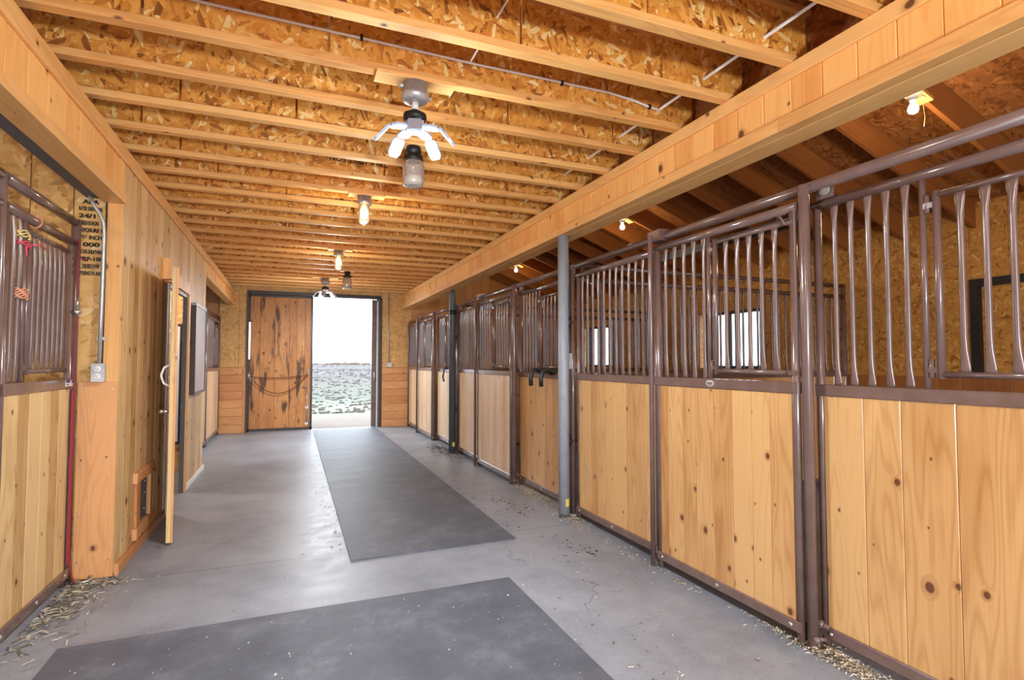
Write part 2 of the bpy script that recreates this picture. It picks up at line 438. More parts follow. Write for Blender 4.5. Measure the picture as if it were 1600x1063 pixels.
# scattered low brush along the horizon
for k, (bx, by, bs, bn) in enumerate([(-6, 205, 1.3, 9), (8, 215, 1.0, 8), (22, 208, 1.5, 11), (38, 220, 1.1, 9)]):
    mb = MB()
    for q in range(bn):
        mb.M = Matrix.Translation((bx + U(-7, 7), by + U(-3, 3), terrain(bx, by) + 0)) @ Matrix.Diagonal((U(.8, 1.8), U(.8, 1.5), U(.3, .7), 1))
        mb.ball((0, 0, 0), bs)
    mb.M = None
    o = mb.build('brush', M['bark']); tag(o, ['low dark brush on the horizon just right of the sliding door leaf', 'low dark brush on the horizon left of the middle of the doorway', 'low dark brush on the horizon right of the middle of the doorway', 'low dark brush on the horizon beside the right door jamb'][k], 'brush', kind='stuff')

def brush_mat():
    t = NT('sage'); r, g, b = t.rnd()
    return t.bsdf(t.ramp(r, [(0., lin(66, 54, 57)), (.5, lin(78, 73, 70)), (1., lin(92, 96, 82))]), .9)
M['sage'] = brush_mat()
mb = MB()
for q in range(1500):
    y = 16 + 185 * R() ** 2.2; x = U(-.03, .2) * y + U(-3, 3); h = U(.015, .04) * (1 + y / 45)
    mb.M = Matrix.Translation((x, y, terrain(x, y) + h * .25)) @ Matrix.Diagonal((U(1., 2.6), U(.8, 1.6), U(.5, .9), 1))
    rn = (R(), R(), R()); n = 6
    mb.rings([[(h * rr * math.cos(2 * PI * k / n), h * rr * math.sin(2 * PI * k / n), h * zz) for k in range(n)] for rr, zz in ((.7, -.5), (1., .1), (.6, .7), (.05, .95))], True, rn)
mb.M = None
o = mb.build('sagebrush', M['sage']); tag(o, 'low scattered brush and weeds over the prairie outside the doorway', 'brush', kind='stuff')

# left wall of vertical tongue and groove boards
DY0, DY1, DZ = 5.74, 6.64, 2.06
PY0, PY1, PZ0, PZ1 = 4.76, 5.08, .17, .50
mb = MB(); planks(mb, 'y', XW - .02, XW, 4.22, 7.98, 0.02, 2.70, .149, .0025, excl=[(DY0, DY1, -1, DZ), (PY0, PY1, PZ0, PZ1)])
mb.build('wall_left', M['wall_pine'])
struct(bpy.data.objects['wall_left'], 'knotty vertical board wall on the left with doorway', 'wall')
mb = MB()
for (a, b, p, q) in [(4.24, PY0, .0, 2.8), (PY0, PY1, 0., PZ0), (PY0, PY1, PZ1, 2.8), (PY1, DY0, 0, 2.8), (DY0, DY1, DZ, 2.8), (DY1, 7.96, 0, 2.8)]:
    mb.box(XW - .036, XW - .022, a, b, p, min(q, 2.70))
mb.box(XW - .1, XW - .06, 4.24, 7.96, 2.701, 2.8)
struct(mb.build('wall_left_core', M['osb_stall'], bpy.data.objects['wall_left']))
# boarded faces over the stall openings
mb = MB(); planks(mb, 'y', XW - .02, XW, YB, 4.22, 2.45, 2.70, .2, .0015)
mb.build('lintel_boards', M['beam_pine'])
lb = bpy.data.objects['lintel_boards']; tag(lb, 'boarded lintel above the near left stall opening', 'lintel')
mb = MB(); mb.prism('y', XW - .11, XW + .016, 2.39, 2.45, YB, 4.215, .004); part(mb, 'bottom_trim', M['trim_pine'], lb)
mb = MB(); mb.box(-1.22, -1.112, YB, 4.21, 2.41, 2.47); part(mb, 'steel_track', M['track_grey'], lb)
mb = MB(); mb.box(-1.11, XW - .022, YB, 4.21, 2.452, 2.70).box(-1.11, XW - .06, YB, 4.21, 2.7001, 2.8); part(mb, 'core', M['osb_stall'], lb)
mb = MB(); planks(mb, 'y', XW - .02, XW, 7.98, YE - .01, 2.52, 2.70, .2, .0015)
fb = mb.build('lintel_boards', M['beam_pine']); tag(fb, 'boarded lintel above the far left stall opening', 'lintel')
mb = MB(); mb.prism('y', XW - .11, XW + .016, 2.46, 2.52, 7.985, YE - .005, .004); part(mb, 'bottom_trim', M['trim_pine'], fb)
mb = MB(); mb.box(-1.11, XW - .022, 7.985, YE - .01, 2.522, 2.70).box(-1.11, XW - .06, 7.985, YE - .01, 2.7001, 2.8); part(mb, 'core', M['osb_stall'], fb)
mb = MB(); mb.prism('y', XW + .0005, XW + .02, 2.655, 2.745, YB, YE - .005, .003)
struct(mb.build('trim_1', M['trim_pine']), 'long flat trim board along the top of the left wall', 'trim')
mb = MB(); mb.prism('y', XW + .0005, XW + .025, .0, .075, 4.23, DY0 - .12, .004)
struct(mb.build('baseboard_left', M['cedar']), 'brown wooden baseboard below the pet door', 'baseboard')
mb = MB(); mb.prism('y', XW + .0005, XW + .02, .0, .055, DY1 + .08, 8.0, .003)
struct(mb.build('baseboard_left_far', M['white']), 'white baseboard below the framed board', 'baseboard')
# partition walls across the left lean-to
def osb_wall(name, axis, c0, c1, a0, a1, z0, z1, w, mat='osb_wall', gap=.006):
    mb = MB(); a = a0
    while a < a1 - .001:
        ae = min(a + w, a1)
        if axis == 'x': mb.box(a, ae - gap, c0, c1, z0, z1)
        else: mb.box(c0, c1, a, ae - gap, z0, z1)
        a = ae
    if axis == 'x': mb2 = mb.box(a0, a1, c0 + .014, c1 + .012, z0, z1)
    return mb
mb = MB()
a = 0
for x1, x0 in [(-1.115, -1.29), (-1.29, -1.51), (-1.51, -1.93), (-1.93, -2.5), (-2.5, -3.1), (-3.1, -3.7), (-3.7, -4.3), (-4.3, -4.9)]:
    mb.box(x0 + .006, x1, 4.22, 4.236, 0, 3.4)
struct(mb.build('wall_left_return', M['osb_wall']), 'oriented strand board wall at the back of the near left stall', 'wall')
mb = MB(); mb.box(XO, -1.142, 4.237, 4.30, 0, 3.5); struct(mb.build('wall_left_return_core', M['black'], bpy.data.objects['wall_left_return']))
mb = MB(); mb.prism('z', -1.104, XW - .001, 4.2, 4.219, 1.236, 2.388, .002); struct(mb.build('trim_2', M['trim_pine']), 'upright corner trim board beside the steel conduit', 'trim')
mb = MB(); mb.box(XO, -1.115, 7.96, 8.02, 0, 3.5); struct(mb.build('wall_left_partition', M['osb_wall']), 'strand board wall inside the doorway on the left', 'wall')
mb = MB(); mb.box(XO, -1.12, 4.31, 7.95, 2.82, 2.86); struct(mb.build('ceiling_left_room', M['osb_deck']), 'strand board ceiling of the room behind the left wall', 'ceiling')
gp = MB()
for i in range(46): gp.box(-1.1145 - U(0, .004), -1.1045, 4.2145, 4.2199, 1.24 + i * .025, 1.265 + i * .025)
struct(gp.build('wall_left_return_gap', M['black'], bpy.data.objects['wall_left_return']))
# outer walls
WL = [(-.9, .1), (9.2, 10.2)]
mb = MB()
planks(mb, 'y', XO - .12, XO, YB, YE + .1, 0, 3.6, .6, .003, excl=[(-.4, .8, 1.2, 2.15), (9.4, 10.6, 1.2, 2.15)])
struct(mb.build('wall_outer_left', M['osb_stall']), 'strand board outer wall on the left', 'wall')
WIN = [(5.56, 6.63), (9.22, 10.29)]
WZ0, WZ1 = 1.27, 2.10
SH = (1.93, 3.10)
mb = MB()
planks(mb, 'y', XB, XB + .12, YB, YE + .1, 1.22, 2.92, .305, .004, excl=[(a, b, WZ0, WZ1) for a, b in WIN] + [(SH[0], SH[1], 1.2, WZ1 + .03)])
struct(mb.build('wall_right', M['osb_stall']), 'strand board outer wall behind the right stalls', 'wall')
mb = MB(); planks(mb, 'y', XB - .02, XB + .12, YB, YE + .1, 0, 1.22, .2, .004)
struct(mb.build('wall_right_kickboards', M['rafter_wood'], bpy.data.objects['wall_right']))
# windows of the right wall
def window(i, y0, y1, z0, z1, x0, sgn, label):
    mb = MB(); t = .035
    xa, xb = sorted((x0, x0 + sgn * .12))
    mb.box(xa, xb, y0, y0 + t, z0, z1).box(xa, xb, y1 - t, y1, z0, z1).box(xa, xb, y0 + t, y1 - t, z0, z0 + t).box(xa, xb, y0 + t, y1 - t, z1 - t, z1)
    ym = (y0 + y1) / 2 + .1
    mb.box(xa + .04, xb - .04, ym - .025, ym + .025, z0 + t, z1 - t)
    f = mb.build('window_%d' % i, M['black']); struct(f, label, 'window')
    for (p, q) in ((y0 + t, ym - .025), (ym + .025, y1 - t)):
        g = MB(); g.box((xa + xb) / 2 - .003, (xa + xb) / 2 + .003, p, q, z0 + t, z1 - t); part(g, 'pane', M['glass'], f)
window(1, *WIN[0], WZ0, WZ1, XB, 1, 'black framed window behind the stall partition on the right')
window(2, *WIN[1], WZ0, WZ1, XB, 1, 'small looking black framed window in the farthest right stall')
window(3, -.4, .8, 1.2, 2.15, XO, -1, 'unseen window added to let light into the near left stall')  # out of view, added to bring daylight into the near left stall
window(4, 9.4, 10.6, 1.2, 2.15, XO, -1, 'unseen window added to let light into the far left stall')  # likewise added out of view, for light in the far left stall
# shuttered opening with black frame in the nearest right stall
sh = thing('shuttered_window', 'black framed opening closed by a strand board shutter in nearest right stall', 'window', (XB, 2.5, 1.2))
mb = MB(); mb.box(XB - .03, XB + .06, SH[0], SH[0] + .07, 1.222, WZ1 + .03).box(XB - .03, XB + .06, SH[1] - .07, SH[1], 1.222, WZ1 + .03).box(XB - .03, XB + .06, SH[0] + .07, SH[1] - .07, WZ1 - .04, WZ1 + .03)
part(mb, 'frame', M['black'], sh)
mb = MB(); mb.box(XB + .03, XB + .05, SH[0] + .07, SH[1] - .07, 1.222, WZ1 - .04); part(mb, 'shutter', M['osb_stall'], sh)

# end wall with the sliding door
OX0, OX1, OZ = -.79, 1.765, 2.715
mb = MB()
for x0, x1 in ((-1.27, -.925), (-.925, OX0)): mb.box(x0 + .004, x1, YE, YE + .05, 1.262, 3.1)
for x0, x1 in ((OX0, -.515), (-.515, .5), (.5, OX1)): mb.box(x0 + .004, x1, YE, YE + .05, OZ + .05, 3.1)
for x0, x1 in ((OX1, 1.93), (1.93, 2.42)): mb.box(x0 + .004, x1, YE, YE + .05, 1.252, 3.1)
we = mb.build('wall_end', M['osb_end']); struct(we, 'strand board end wall around the sliding door', 'wall')
mb = MB(); mb.box(XO, OX0, YE + .051, YE + .11, 0, 4.2).box(OX1, XB, YE + .051, YE + .11, 0, 4.2).box(OX0, OX1, YE + .051, YE + .11, OZ + .05, 4.2)
struct(mb.build('wall_end_core', M['dark_metal'], we))
mb = MB(); planks(mb, 'x', YE + .0, YE + .05, 2.424, XB, 0, 4.2, .2, .004); planks(mb, 'x', YE, YE + .05, XO, -1.274, 0, 4.2, .2, .004)
struct(mb.build('wall_end_boards', M['cedar'], we))
mb = MB(); planks(mb, 'x', YE - .02, YE + .05, -1.27, OX0 - .03, 0, 1.26, .16, .006, horiz=True); mb.prism('z', OX0 - .06, OX0 - .002, YE - .024, YE + .05, 0, 1.26, .003)
struct(mb.build('trim_3', M['cedar']), 'horizontal board wainscot left of the sliding door', 'wainscot')
mb = MB(); planks(mb, 'x', YE - .02, YE + .05, OX1 + .03, 2.42, 0, 1.25, .16, .006, horiz=True)
struct(mb.build('trim_4', M['cedar']), 'horizontal board wainscot right of the doorway', 'wainscot')
mb = MB()
mb.box(OX0 - .001, OX0 + .035, YE - .03, YE + .12, 0, OZ).box(OX1 - .035, OX1 + .02, YE - .03, YE + .12, 0, OZ).box(OX0, OX1, YE - .03, YE + .12, OZ - .02, OZ + .045)
df = mb.build('door_frame', M['dark_metal']); struct(df, 'dark steel frame around the sliding door opening', 'door frame')
sd = thing('barn_door', 'weathered knotty sliding door leaf with a hanging rope, closed half of the end doorway', 'door', (-.15, YE + .16, 0.))
mb = MB(); planks(mb, 'x', YE + .14, YE + .175, -.735, .385, .05, 2.66, .22, .005, jitter=.4, gap=.0); part(mb, 'boards', M['door_wood'], sd)
mb = MB(); mb.box(-.775, -.735, YE + .125, YE + .19, .0, 1.42).box(.385, .425, YE + .125, YE + .19, .0, 2.69).box(-.775, .425, YE + .125, YE + .19, 2.66, 2.72).box(-.775, .425, YE + .125, YE + .19, .0, .05)
mb.box(-.775, -.735, YE + .125, YE + .19, 2.15, 2.69)
part(mb, 'frame', M['dark_metal'], sd)
mb = MB(); mb.tube([(.335, YE + .138, 1.23), (.335, YE + .09, 1.23), (.335, YE + .09, 1.08), (.335, YE + .138, 1.08)], .011); part(mb, 'handle', M['zinc'], sd)
mb = MB(); mb.tube([(.325, YE + .12, .12), (.325, YE + .12, .86)], .01).tube([(.325, YE + .12, .86), (.255, YE + .12, .86)], .012)
mb.ball((.25, YE + .12, .86), .02); mb.box(.30, .35, YE + .125, YE + .14, .42, .47).box(.30, .35, YE + .125, YE + .14, .1, .15); part(mb, 'cane_bolt', M['zinc'], sd)
mb = MB(); mb.ball((.29, YE + .135, 2.60), .022); part(mb, 'bolt', M['zinc'], sd)
rp = MB()
A, B = Vector((-.74, YE + .1, 1.10)), Vector((.325, YE + .085, 1.12))
rp.tube([A.lerp(B, t) + Vector((0, -.005, -.12 * 4 * t * (1 - t) * (.35) - .02)) for t in [i / 12 for i in range(13)]], .009, 6)
rp.tube([A.lerp(B, t) + Vector((0, -.02, -.36 * 4 * t * (1 - t) - .01)) for t in [i / 16 for i in range(17)]], .009, 6)
o = rp.build('rope', M['brown_rope']); tag(o, 'brown rope strung in a double loop across the sliding door', 'rope')
mb = MB(); mb.tube([(-.745, YE - .035, 1.16), (-.745, YE - .05, 1.16), (-.745, YE - .05, 1.02)], .012).ball((-.735, YE - .045, 1.1), .03).tube([(-.75, YE - .04, 1.10), (-.70, YE - .05, 1.05), (-.72, YE - .05, .98)], .01)
o = mb.build('door_latch', M['zinc']); tag(o, 'metal latch hook on the left post of the sliding door', 'latch')
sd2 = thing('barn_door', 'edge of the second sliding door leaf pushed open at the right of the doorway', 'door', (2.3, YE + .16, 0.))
mb = MB(); planks(mb, 'x', YE + .14, YE + .175, 1.70, 2.78, .05, 2.66, .19, .004, gap=0.); part(mb, 'boards', M['door_wood'], sd2)
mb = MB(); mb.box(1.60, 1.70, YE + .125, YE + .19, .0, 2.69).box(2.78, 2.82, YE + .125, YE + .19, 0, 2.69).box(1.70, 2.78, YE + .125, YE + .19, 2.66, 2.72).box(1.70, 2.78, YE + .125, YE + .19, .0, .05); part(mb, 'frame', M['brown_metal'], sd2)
mb = MB(); mb.tube([(1.655, YE + .125, 1.14), (1.655, YE + .085, 1.14), (1.655, YE + .085, .98), (1.655, YE + .125, .98)], .011); part(mb, 'handle', M['zinc'], sd2)
part(MB().box(1.702, 1.729, YE + .118, YE + .1245, .0, 2.66), 'bright_slit', M['white'], sd2)  # white strip painted in place of the sky-bright slit beside the leaf
# conduit and box on the end wall
cd = thing('conduit', 'thin steel conduit running down the end wall to a grey box', 'conduit', (1.94, YE, 1.25))
mb = MB(); mb.tube([(1.925, YE - .015, 2.79), (1.925, YE - .015, 1.9), (1.945, YE - .02, 1.34)], .011); part(mb, 'pipe', M['galv'], cd)
mb = MB(); mb.prism('y', 1.90, 1.995, 1.255, 1.35, YE - .045, YE - .001, .004); part(mb, 'box', M['galv'], cd)

# barn end behind the camera: wide open doorway
mb = MB(); mb.box(XO, -1.0, YB - .1, YB, 0, 4.4).box(2.36, XB, YB - .1, YB, 0, 4.4).box(-1.0, 2.36, YB - .1, YB, 2.78, 4.4)
struct(mb.build('wall_back', M['osb_stall']), 'barn end wall with the open doorway behind the viewpoint', 'wall')

# ------------------------------------------------------------------ ceiling deck, joists, beams
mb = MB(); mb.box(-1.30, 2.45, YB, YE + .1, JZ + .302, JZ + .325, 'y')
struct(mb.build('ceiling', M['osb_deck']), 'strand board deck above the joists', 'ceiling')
mb = MB(); mb.box(2.345, 2.37, YB, YE, JZ + .001, JZ + .301, 'y'); struct(mb.build('trim_5', M['osb_deck']), 'shade-toned strand board rim at the right ends of the joists', 'rim board')  # dark tone puts the shade of grazing light into the rim colour
mb = MB(); mb.box(-1.16, -1.14, YB, YE, JZ + .001, JZ + .301, 'y'); struct(mb.build('trim_6', M['osb_deck']), 'shade-toned strand board rim at the left ends of the joists', 'rim board')  # recess shade put into the board colour here too
NJ = 30
JY = [11.34 - .4105 * k for k in range(NJ)]     # chord centres
ordw = ['first', 'second', 'third', 'fourth', 'fifth', 'sixth', 'seventh', 'eighth', 'ninth', 'tenth', 'eleventh', 'twelfth', 'thirteenth', 'fourteenth', 'fifteenth', 'sixteenth', 'seventeenth', 'eighteenth', 'nineteenth', 'twentieth', 'twenty-first', 'twenty-second', 'twenty-third', 'twenty-fourth', 'twenty-fifth', 'twenty-sixth', 'twenty-seventh', 'twenty-eighth', 'twenty-ninth', 'thirtieth']
for k, y in enumerate(JY):
    if y < .55: continue
    j = thing('ceiling_joist', 'wooden I-joist across the ceiling, %s counted from the end wall' % ordw[k], 'joist', (.65, y, JZ), 'I-joists across the aisle ceiling')
    mb = MB(); mb.prism('x', y - .03, y + .03, JZ, JZ + .038, -1.139, 2.344, .002)
    part(mb, 'bottom_chord', M['chord_pine'], j)
    mb = MB(); x = -1.139; cuts = sorted(U(-.9, 2.2) for _ in range(random.choice((2, 3, 3)))) + [2.344]
    for c in cuts:
        if c - x > .15:
            mb.prism('x', y - .006, y + .006, JZ + .0385, JZ + .2635, x, c - .013, 0); x = c
    if x < 2.3: mb.prism('x', y - .006, y + .006, JZ + .0385, JZ + .2635, x, 2.344, 0)
    part(mb, 'web', M['osb_joist'], j)
    mb = MB(); mb.prism('x', y - .03, y + .03, JZ + .264, JZ + .3015, -1.139, 2.344, .002); part(mb, 'top_chord', M['chord_pine'], j)
    for xs_ in cuts[:-1]:
        pass
# right beam
br = thing('wooden_beam', 'long boxed wooden beam running above the right stall fronts', 'beam', (2.3, 4., 2.48))
mb = MB(); planks(mb, 'y', 2.225, 2.245, YB, YE - .01, 2.55, 2.735, .172, .004, jitter=.05); part(mb, 'face_boards', M['beam_pine'], br)
mb = MB(); mb.prism('y', 2.205, 2.2245, 2.725, JZ - .001, YB, YE - .005, .003); part(mb, 'top_trim', M['trim_pine'], br)
mb = MB()
yy = YB
for ye in (-.3, 1.95, 4.35, 6.8, 9.2, YE - .005): mb.prism('y', 2.2, 2.275, 2.49, 2.555, yy, ye - .002, .004); yy = ye
part(mb, 'bottom_trim', M['trim_pine'], br)
mb = MB(); mb.prism('y', 2.276, 2.42, 2.49, 2.54, YB, YE - .005, .003).prism('y', 2.2455, 2.42, 2.5551, JZ - .001, YB, YE - .005, .0); part(mb, 'core', M['trim_pine'], br)

# lean-to roof over the right stalls
mb = MB()
def roof_quad(mb, x0, x1, z, t=.03, y0=YB, y1=YE + .1, n=1):
    z0, z1 = z(x0), z(x1); w = (y1 - y0) / n
    for k in range(n):
        ya, yb = y0 + k * w, y0 + (k + 1) * w - .004
        rn = (R(), R(), R())
        P = [(x0, ya, z0), (x1, ya, z1), (x1, yb, z1), (x0, yb, z0)]
        lo = [mb.vert(p) for p in P]; hi = [mb.vert((p[0], p[1], p[2] + t)) for p in P]
        L = math.hypot(x1 - x0, z1 - z0)
        w4 = [(0, ya), (L, ya), (L, yb), (0, yb)]
        mb.face(lo[::-1], w4[::-1], rn); mb.face(hi, w4, rn)
        for i in range(4): mb.face([lo[i], lo[(i + 1) % 4], hi[(i + 1) % 4], hi[i]], None, rn)
RD = .235
roof_quad(mb, 2.372, XB + .3, lambda x: rz(x) + RD * 1.066 + .002, n=12)
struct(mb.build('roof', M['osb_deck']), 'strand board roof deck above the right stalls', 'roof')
mb = MB(); mb.box(2.372, 2.40, YB, YE, JZ + .0, 4.2, 'y'); struct(mb.build('wall_loft', M['osb_deck']), 'strand board loft wall above the right beam', 'wall')
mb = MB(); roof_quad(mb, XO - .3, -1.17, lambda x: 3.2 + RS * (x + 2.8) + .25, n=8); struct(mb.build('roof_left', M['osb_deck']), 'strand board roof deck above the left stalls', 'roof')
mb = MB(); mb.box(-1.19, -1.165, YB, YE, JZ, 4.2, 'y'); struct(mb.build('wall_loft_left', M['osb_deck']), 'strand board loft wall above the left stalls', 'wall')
RY = [.66 + .6 * k for k in range(19)]
ang = math.atan(RS)
for k, y in enumerate(RY):
    mb = MB(); x0 = 2.402; L = (XB - .002 - x0) / math.cos(ang)
    mb.M = Matrix.Translation((x0, 0, rz(x0))) @ Matrix.Rotation(ang, 4, 'Y')
    mb.prism('x', y - .019, y + .019, .012, RD, .02, L, .002)
    o = mb.build('roof_rafter', M['rafter_wood'])
    tag(o, 'sloping roof rafter above the right stalls, %s from the end wall' % ordw[len(RY) - 1 - k], 'rafter', 'rafters above the right stalls')

# ------------------------------------------------------------------ stall fronts
_bars = {}
def bar_mesh(L):
    key = round(L, 3)
    if key in _bars: return _bars[key]
    mb = MB(); n = 10; rings = []
    for z, wy, tx in [(0, .021, .0045), (.02, .0195, .005), (.05, .016, .0075), (.09, .0125, .0105), (.14, .0115, .0115)]:
        rings.append([(tx * math.cos(2 * PI * k / n), wy * math.sin(2 * PI * k / n), z) for k in range(n)])
    for z, wy, tx in [(.14, .0115, .0115), (.09, .0125, .0105), (.05, .016, .0075), (.02, .0195, .005), (0, .021, .0045)]:
        rings.append([(tx * math.cos(2 * PI * k / n), wy * math.sin(2 * PI * k / n), L - z) for k in range(n)])
    mb.rings(rings, True, (.5, .5, .5))
    o = mb.build('bar', M['brown_metal']); me = o.data; bpy.data.objects.remove(o)
    _bars[key] = me; return me
def bar(parent, x, y, z0, z1):
    o = link('bar', bar_mesh(z1 - z0)); off = Vector((0, 0, 0)); q = parent
    while q is not None: off += q.location; q = q.parent
    o.location = Vector((x, y, z0)) - off; o.parent = parent; return o
def feed_gate(root, x, y0, y1, z0, z1, bars, hinge_near=False, post=True):
    """small barred gate; hinge side far (y1) unless hinge_near"""
    g = MB(); r = .0125
    g.tube([(x, y0, z0 + .012), (x, y1, z0 + .012)], r).tube([(x, y0, z1 - .012), (x, y1, z1 - .012)], r)
    hy, ly = (y0, y1) if hinge_near else (y1, y0)
    g.tube([(x, hy, z0 - .005), (x, hy, z1 + .005)], .015)
    s = -1 if not hinge_near else 1
    o = part(g, 'feed_gate', M['brown_metal'], root)
    n = bars
    for k in range(n): bar(o, x, ly + (hy - ly) * (k + 1) / (n + 1), z0 + .02, z1 - .02)
    # hinge pins
    h = MB()
    d = .045 if not hinge_near else -.045
    for zz in (z0 + .03, z1 - .05):
        h = MB(); h.tube([(x - .002, hy + d * .75, zz - .03), (x - .002, hy + d * .75, zz + .045)], .011).box(x - .012, x + .008, min(hy, hy + d), max(hy, hy + d), zz - .01, zz + .012)
        part(h, 'gate_hinge', M['brown_metal'], root)
    l = MB(); l.box(x - .018, x + .01, min(ly, ly - d * .9), max(ly, ly - d * .9), z1 - .03, z1 - .012).tube([(x - .02, ly, z1 - .03), (x - .03, ly + d * .5, z1 + .02), (x - .02, ly + d, z1 + .005)], .006, 6)
    l.box(x - .022, x + .01, min(ly, ly - d), max(ly, ly - d), z0 + .0, z0 + .022)
    part(l, 'gate_latch', M['brown_metal'], root)
    return o
def bolts(root, x, ys, z, sgn=-1):
    for y in ys:
        b = MB(); b.M = Matrix.Translation((x, y, z)) @ Matrix.Rotation(sgn * PI / 2, 4, 'Y')
        b.lathe((0, 0, 0), [(.012, 0), (.011, .004), (.007, .007), (.001, .008)], 10)
        part(b, 'bolt', M['zinc'], root)
def stall_panel(name, label, cat, x, y0, y1, nbars=None, bars=None, gate=None, w=.14, mat='stall_pine', posts=True, top=2.13, kick=False, group=None, sgn=-1, gate_hinge_near=False, midz=(1.205, 1.262), botz=(.055, .108), legs=True):
    """barred stall front between y0 and y1 in the plane x; sgn -1 = front faces -X"""
    root = thing(name, label, cat, (x, (y0 + y1) / 2, 0), group)
    f = MB(); r = .019
    zb = .0 if legs else .05
    if posts:
        f.tube([(x, y0 + r, zb), (x, y0 + r, top)], r, 12).tube([(x, y1 - r, zb), (x, y1 - r, top)], r, 12)
    f.tube([(x, y0 - (.006 if kick else 0), top), (x, y1, top)], .024, 12)
    f.prism('y', x - .022, x + .022, midz[0], midz[1], y0 + .004, y1 - .004, .005)
    f.prism('y', x - .024, x + .024, botz[0], botz[1], y0 + .004, y1 - .004, .004)
    part(f, 'frame', M['brown_metal'], root)
    if kick:
        k = MB(); k.prism('y', x + .005, x + .03, .003, .05, y0 + .01, y1 - .01, .004); part(k, 'kick_rail', M['dark_metal'], root)
    b = MB(); planks(b, 'y', x - (.012 if sgn < 0 else .02), x + (.02 if sgn < 0 else .012), y0 + .037, y1 - .037, botz[1], midz[0], w, .0025, jitter=.15, gap=.0016); part(b, 'boards', M[mat], root)
    bk = MB(); bk.box(*sorted((x - sgn * .0205, x - sgn * .0238)), y0 + .03, y1 - .03, botz[1], midz[0]); part(bk, 'backing', M['dark_metal'], root)
    for yb in (bars if bars is not None else []): bar(root, x, yb, midz[1] - .004, top - .012)
    if gate:
        g0, g1, gz0, gz1, gn = gate
        feed_gate(root, x, g0, g1, gz0, gz1, gn, gate_hinge_near)
        p = MB(); gx = g0 - .03 if not gate_hinge_near else g1 + .03
        p.prism('z', x - .012, x + .012, gx - .016, gx + .016, midz[1] - .002, top - .01, .003)
        hx = g1 + .052 if not gate_hinge_near else g0 - .052
        part(p, 'gate_post', M['brown_metal'], root)
        part(MB().tube([(x, hx, midz[1] - .002), (x, hx, top - .01)], .0125, 10), 'hinge_bar', M['brown_metal'], root)
    m = (y0 + y1) / 2
    bolts(root, x + sgn * .024, [y0 + .06, m, y1 - .06], (botz[0] + botz[1]) / 2, sgn)
    return root
def post(label, x, y, r, z1=2.23, mat='brown_metal', name='stall_post', group='brown steel stall posts', foot=True):
    mb = MB(); mb.lathe((x, y, 0), [(r, 0), (r, z1 - .004), (r * .9, z1), (.001, z1 + .002)], 14)
    o = mb.build(name, M[mat]); tag(o, label, 'post', group); return o

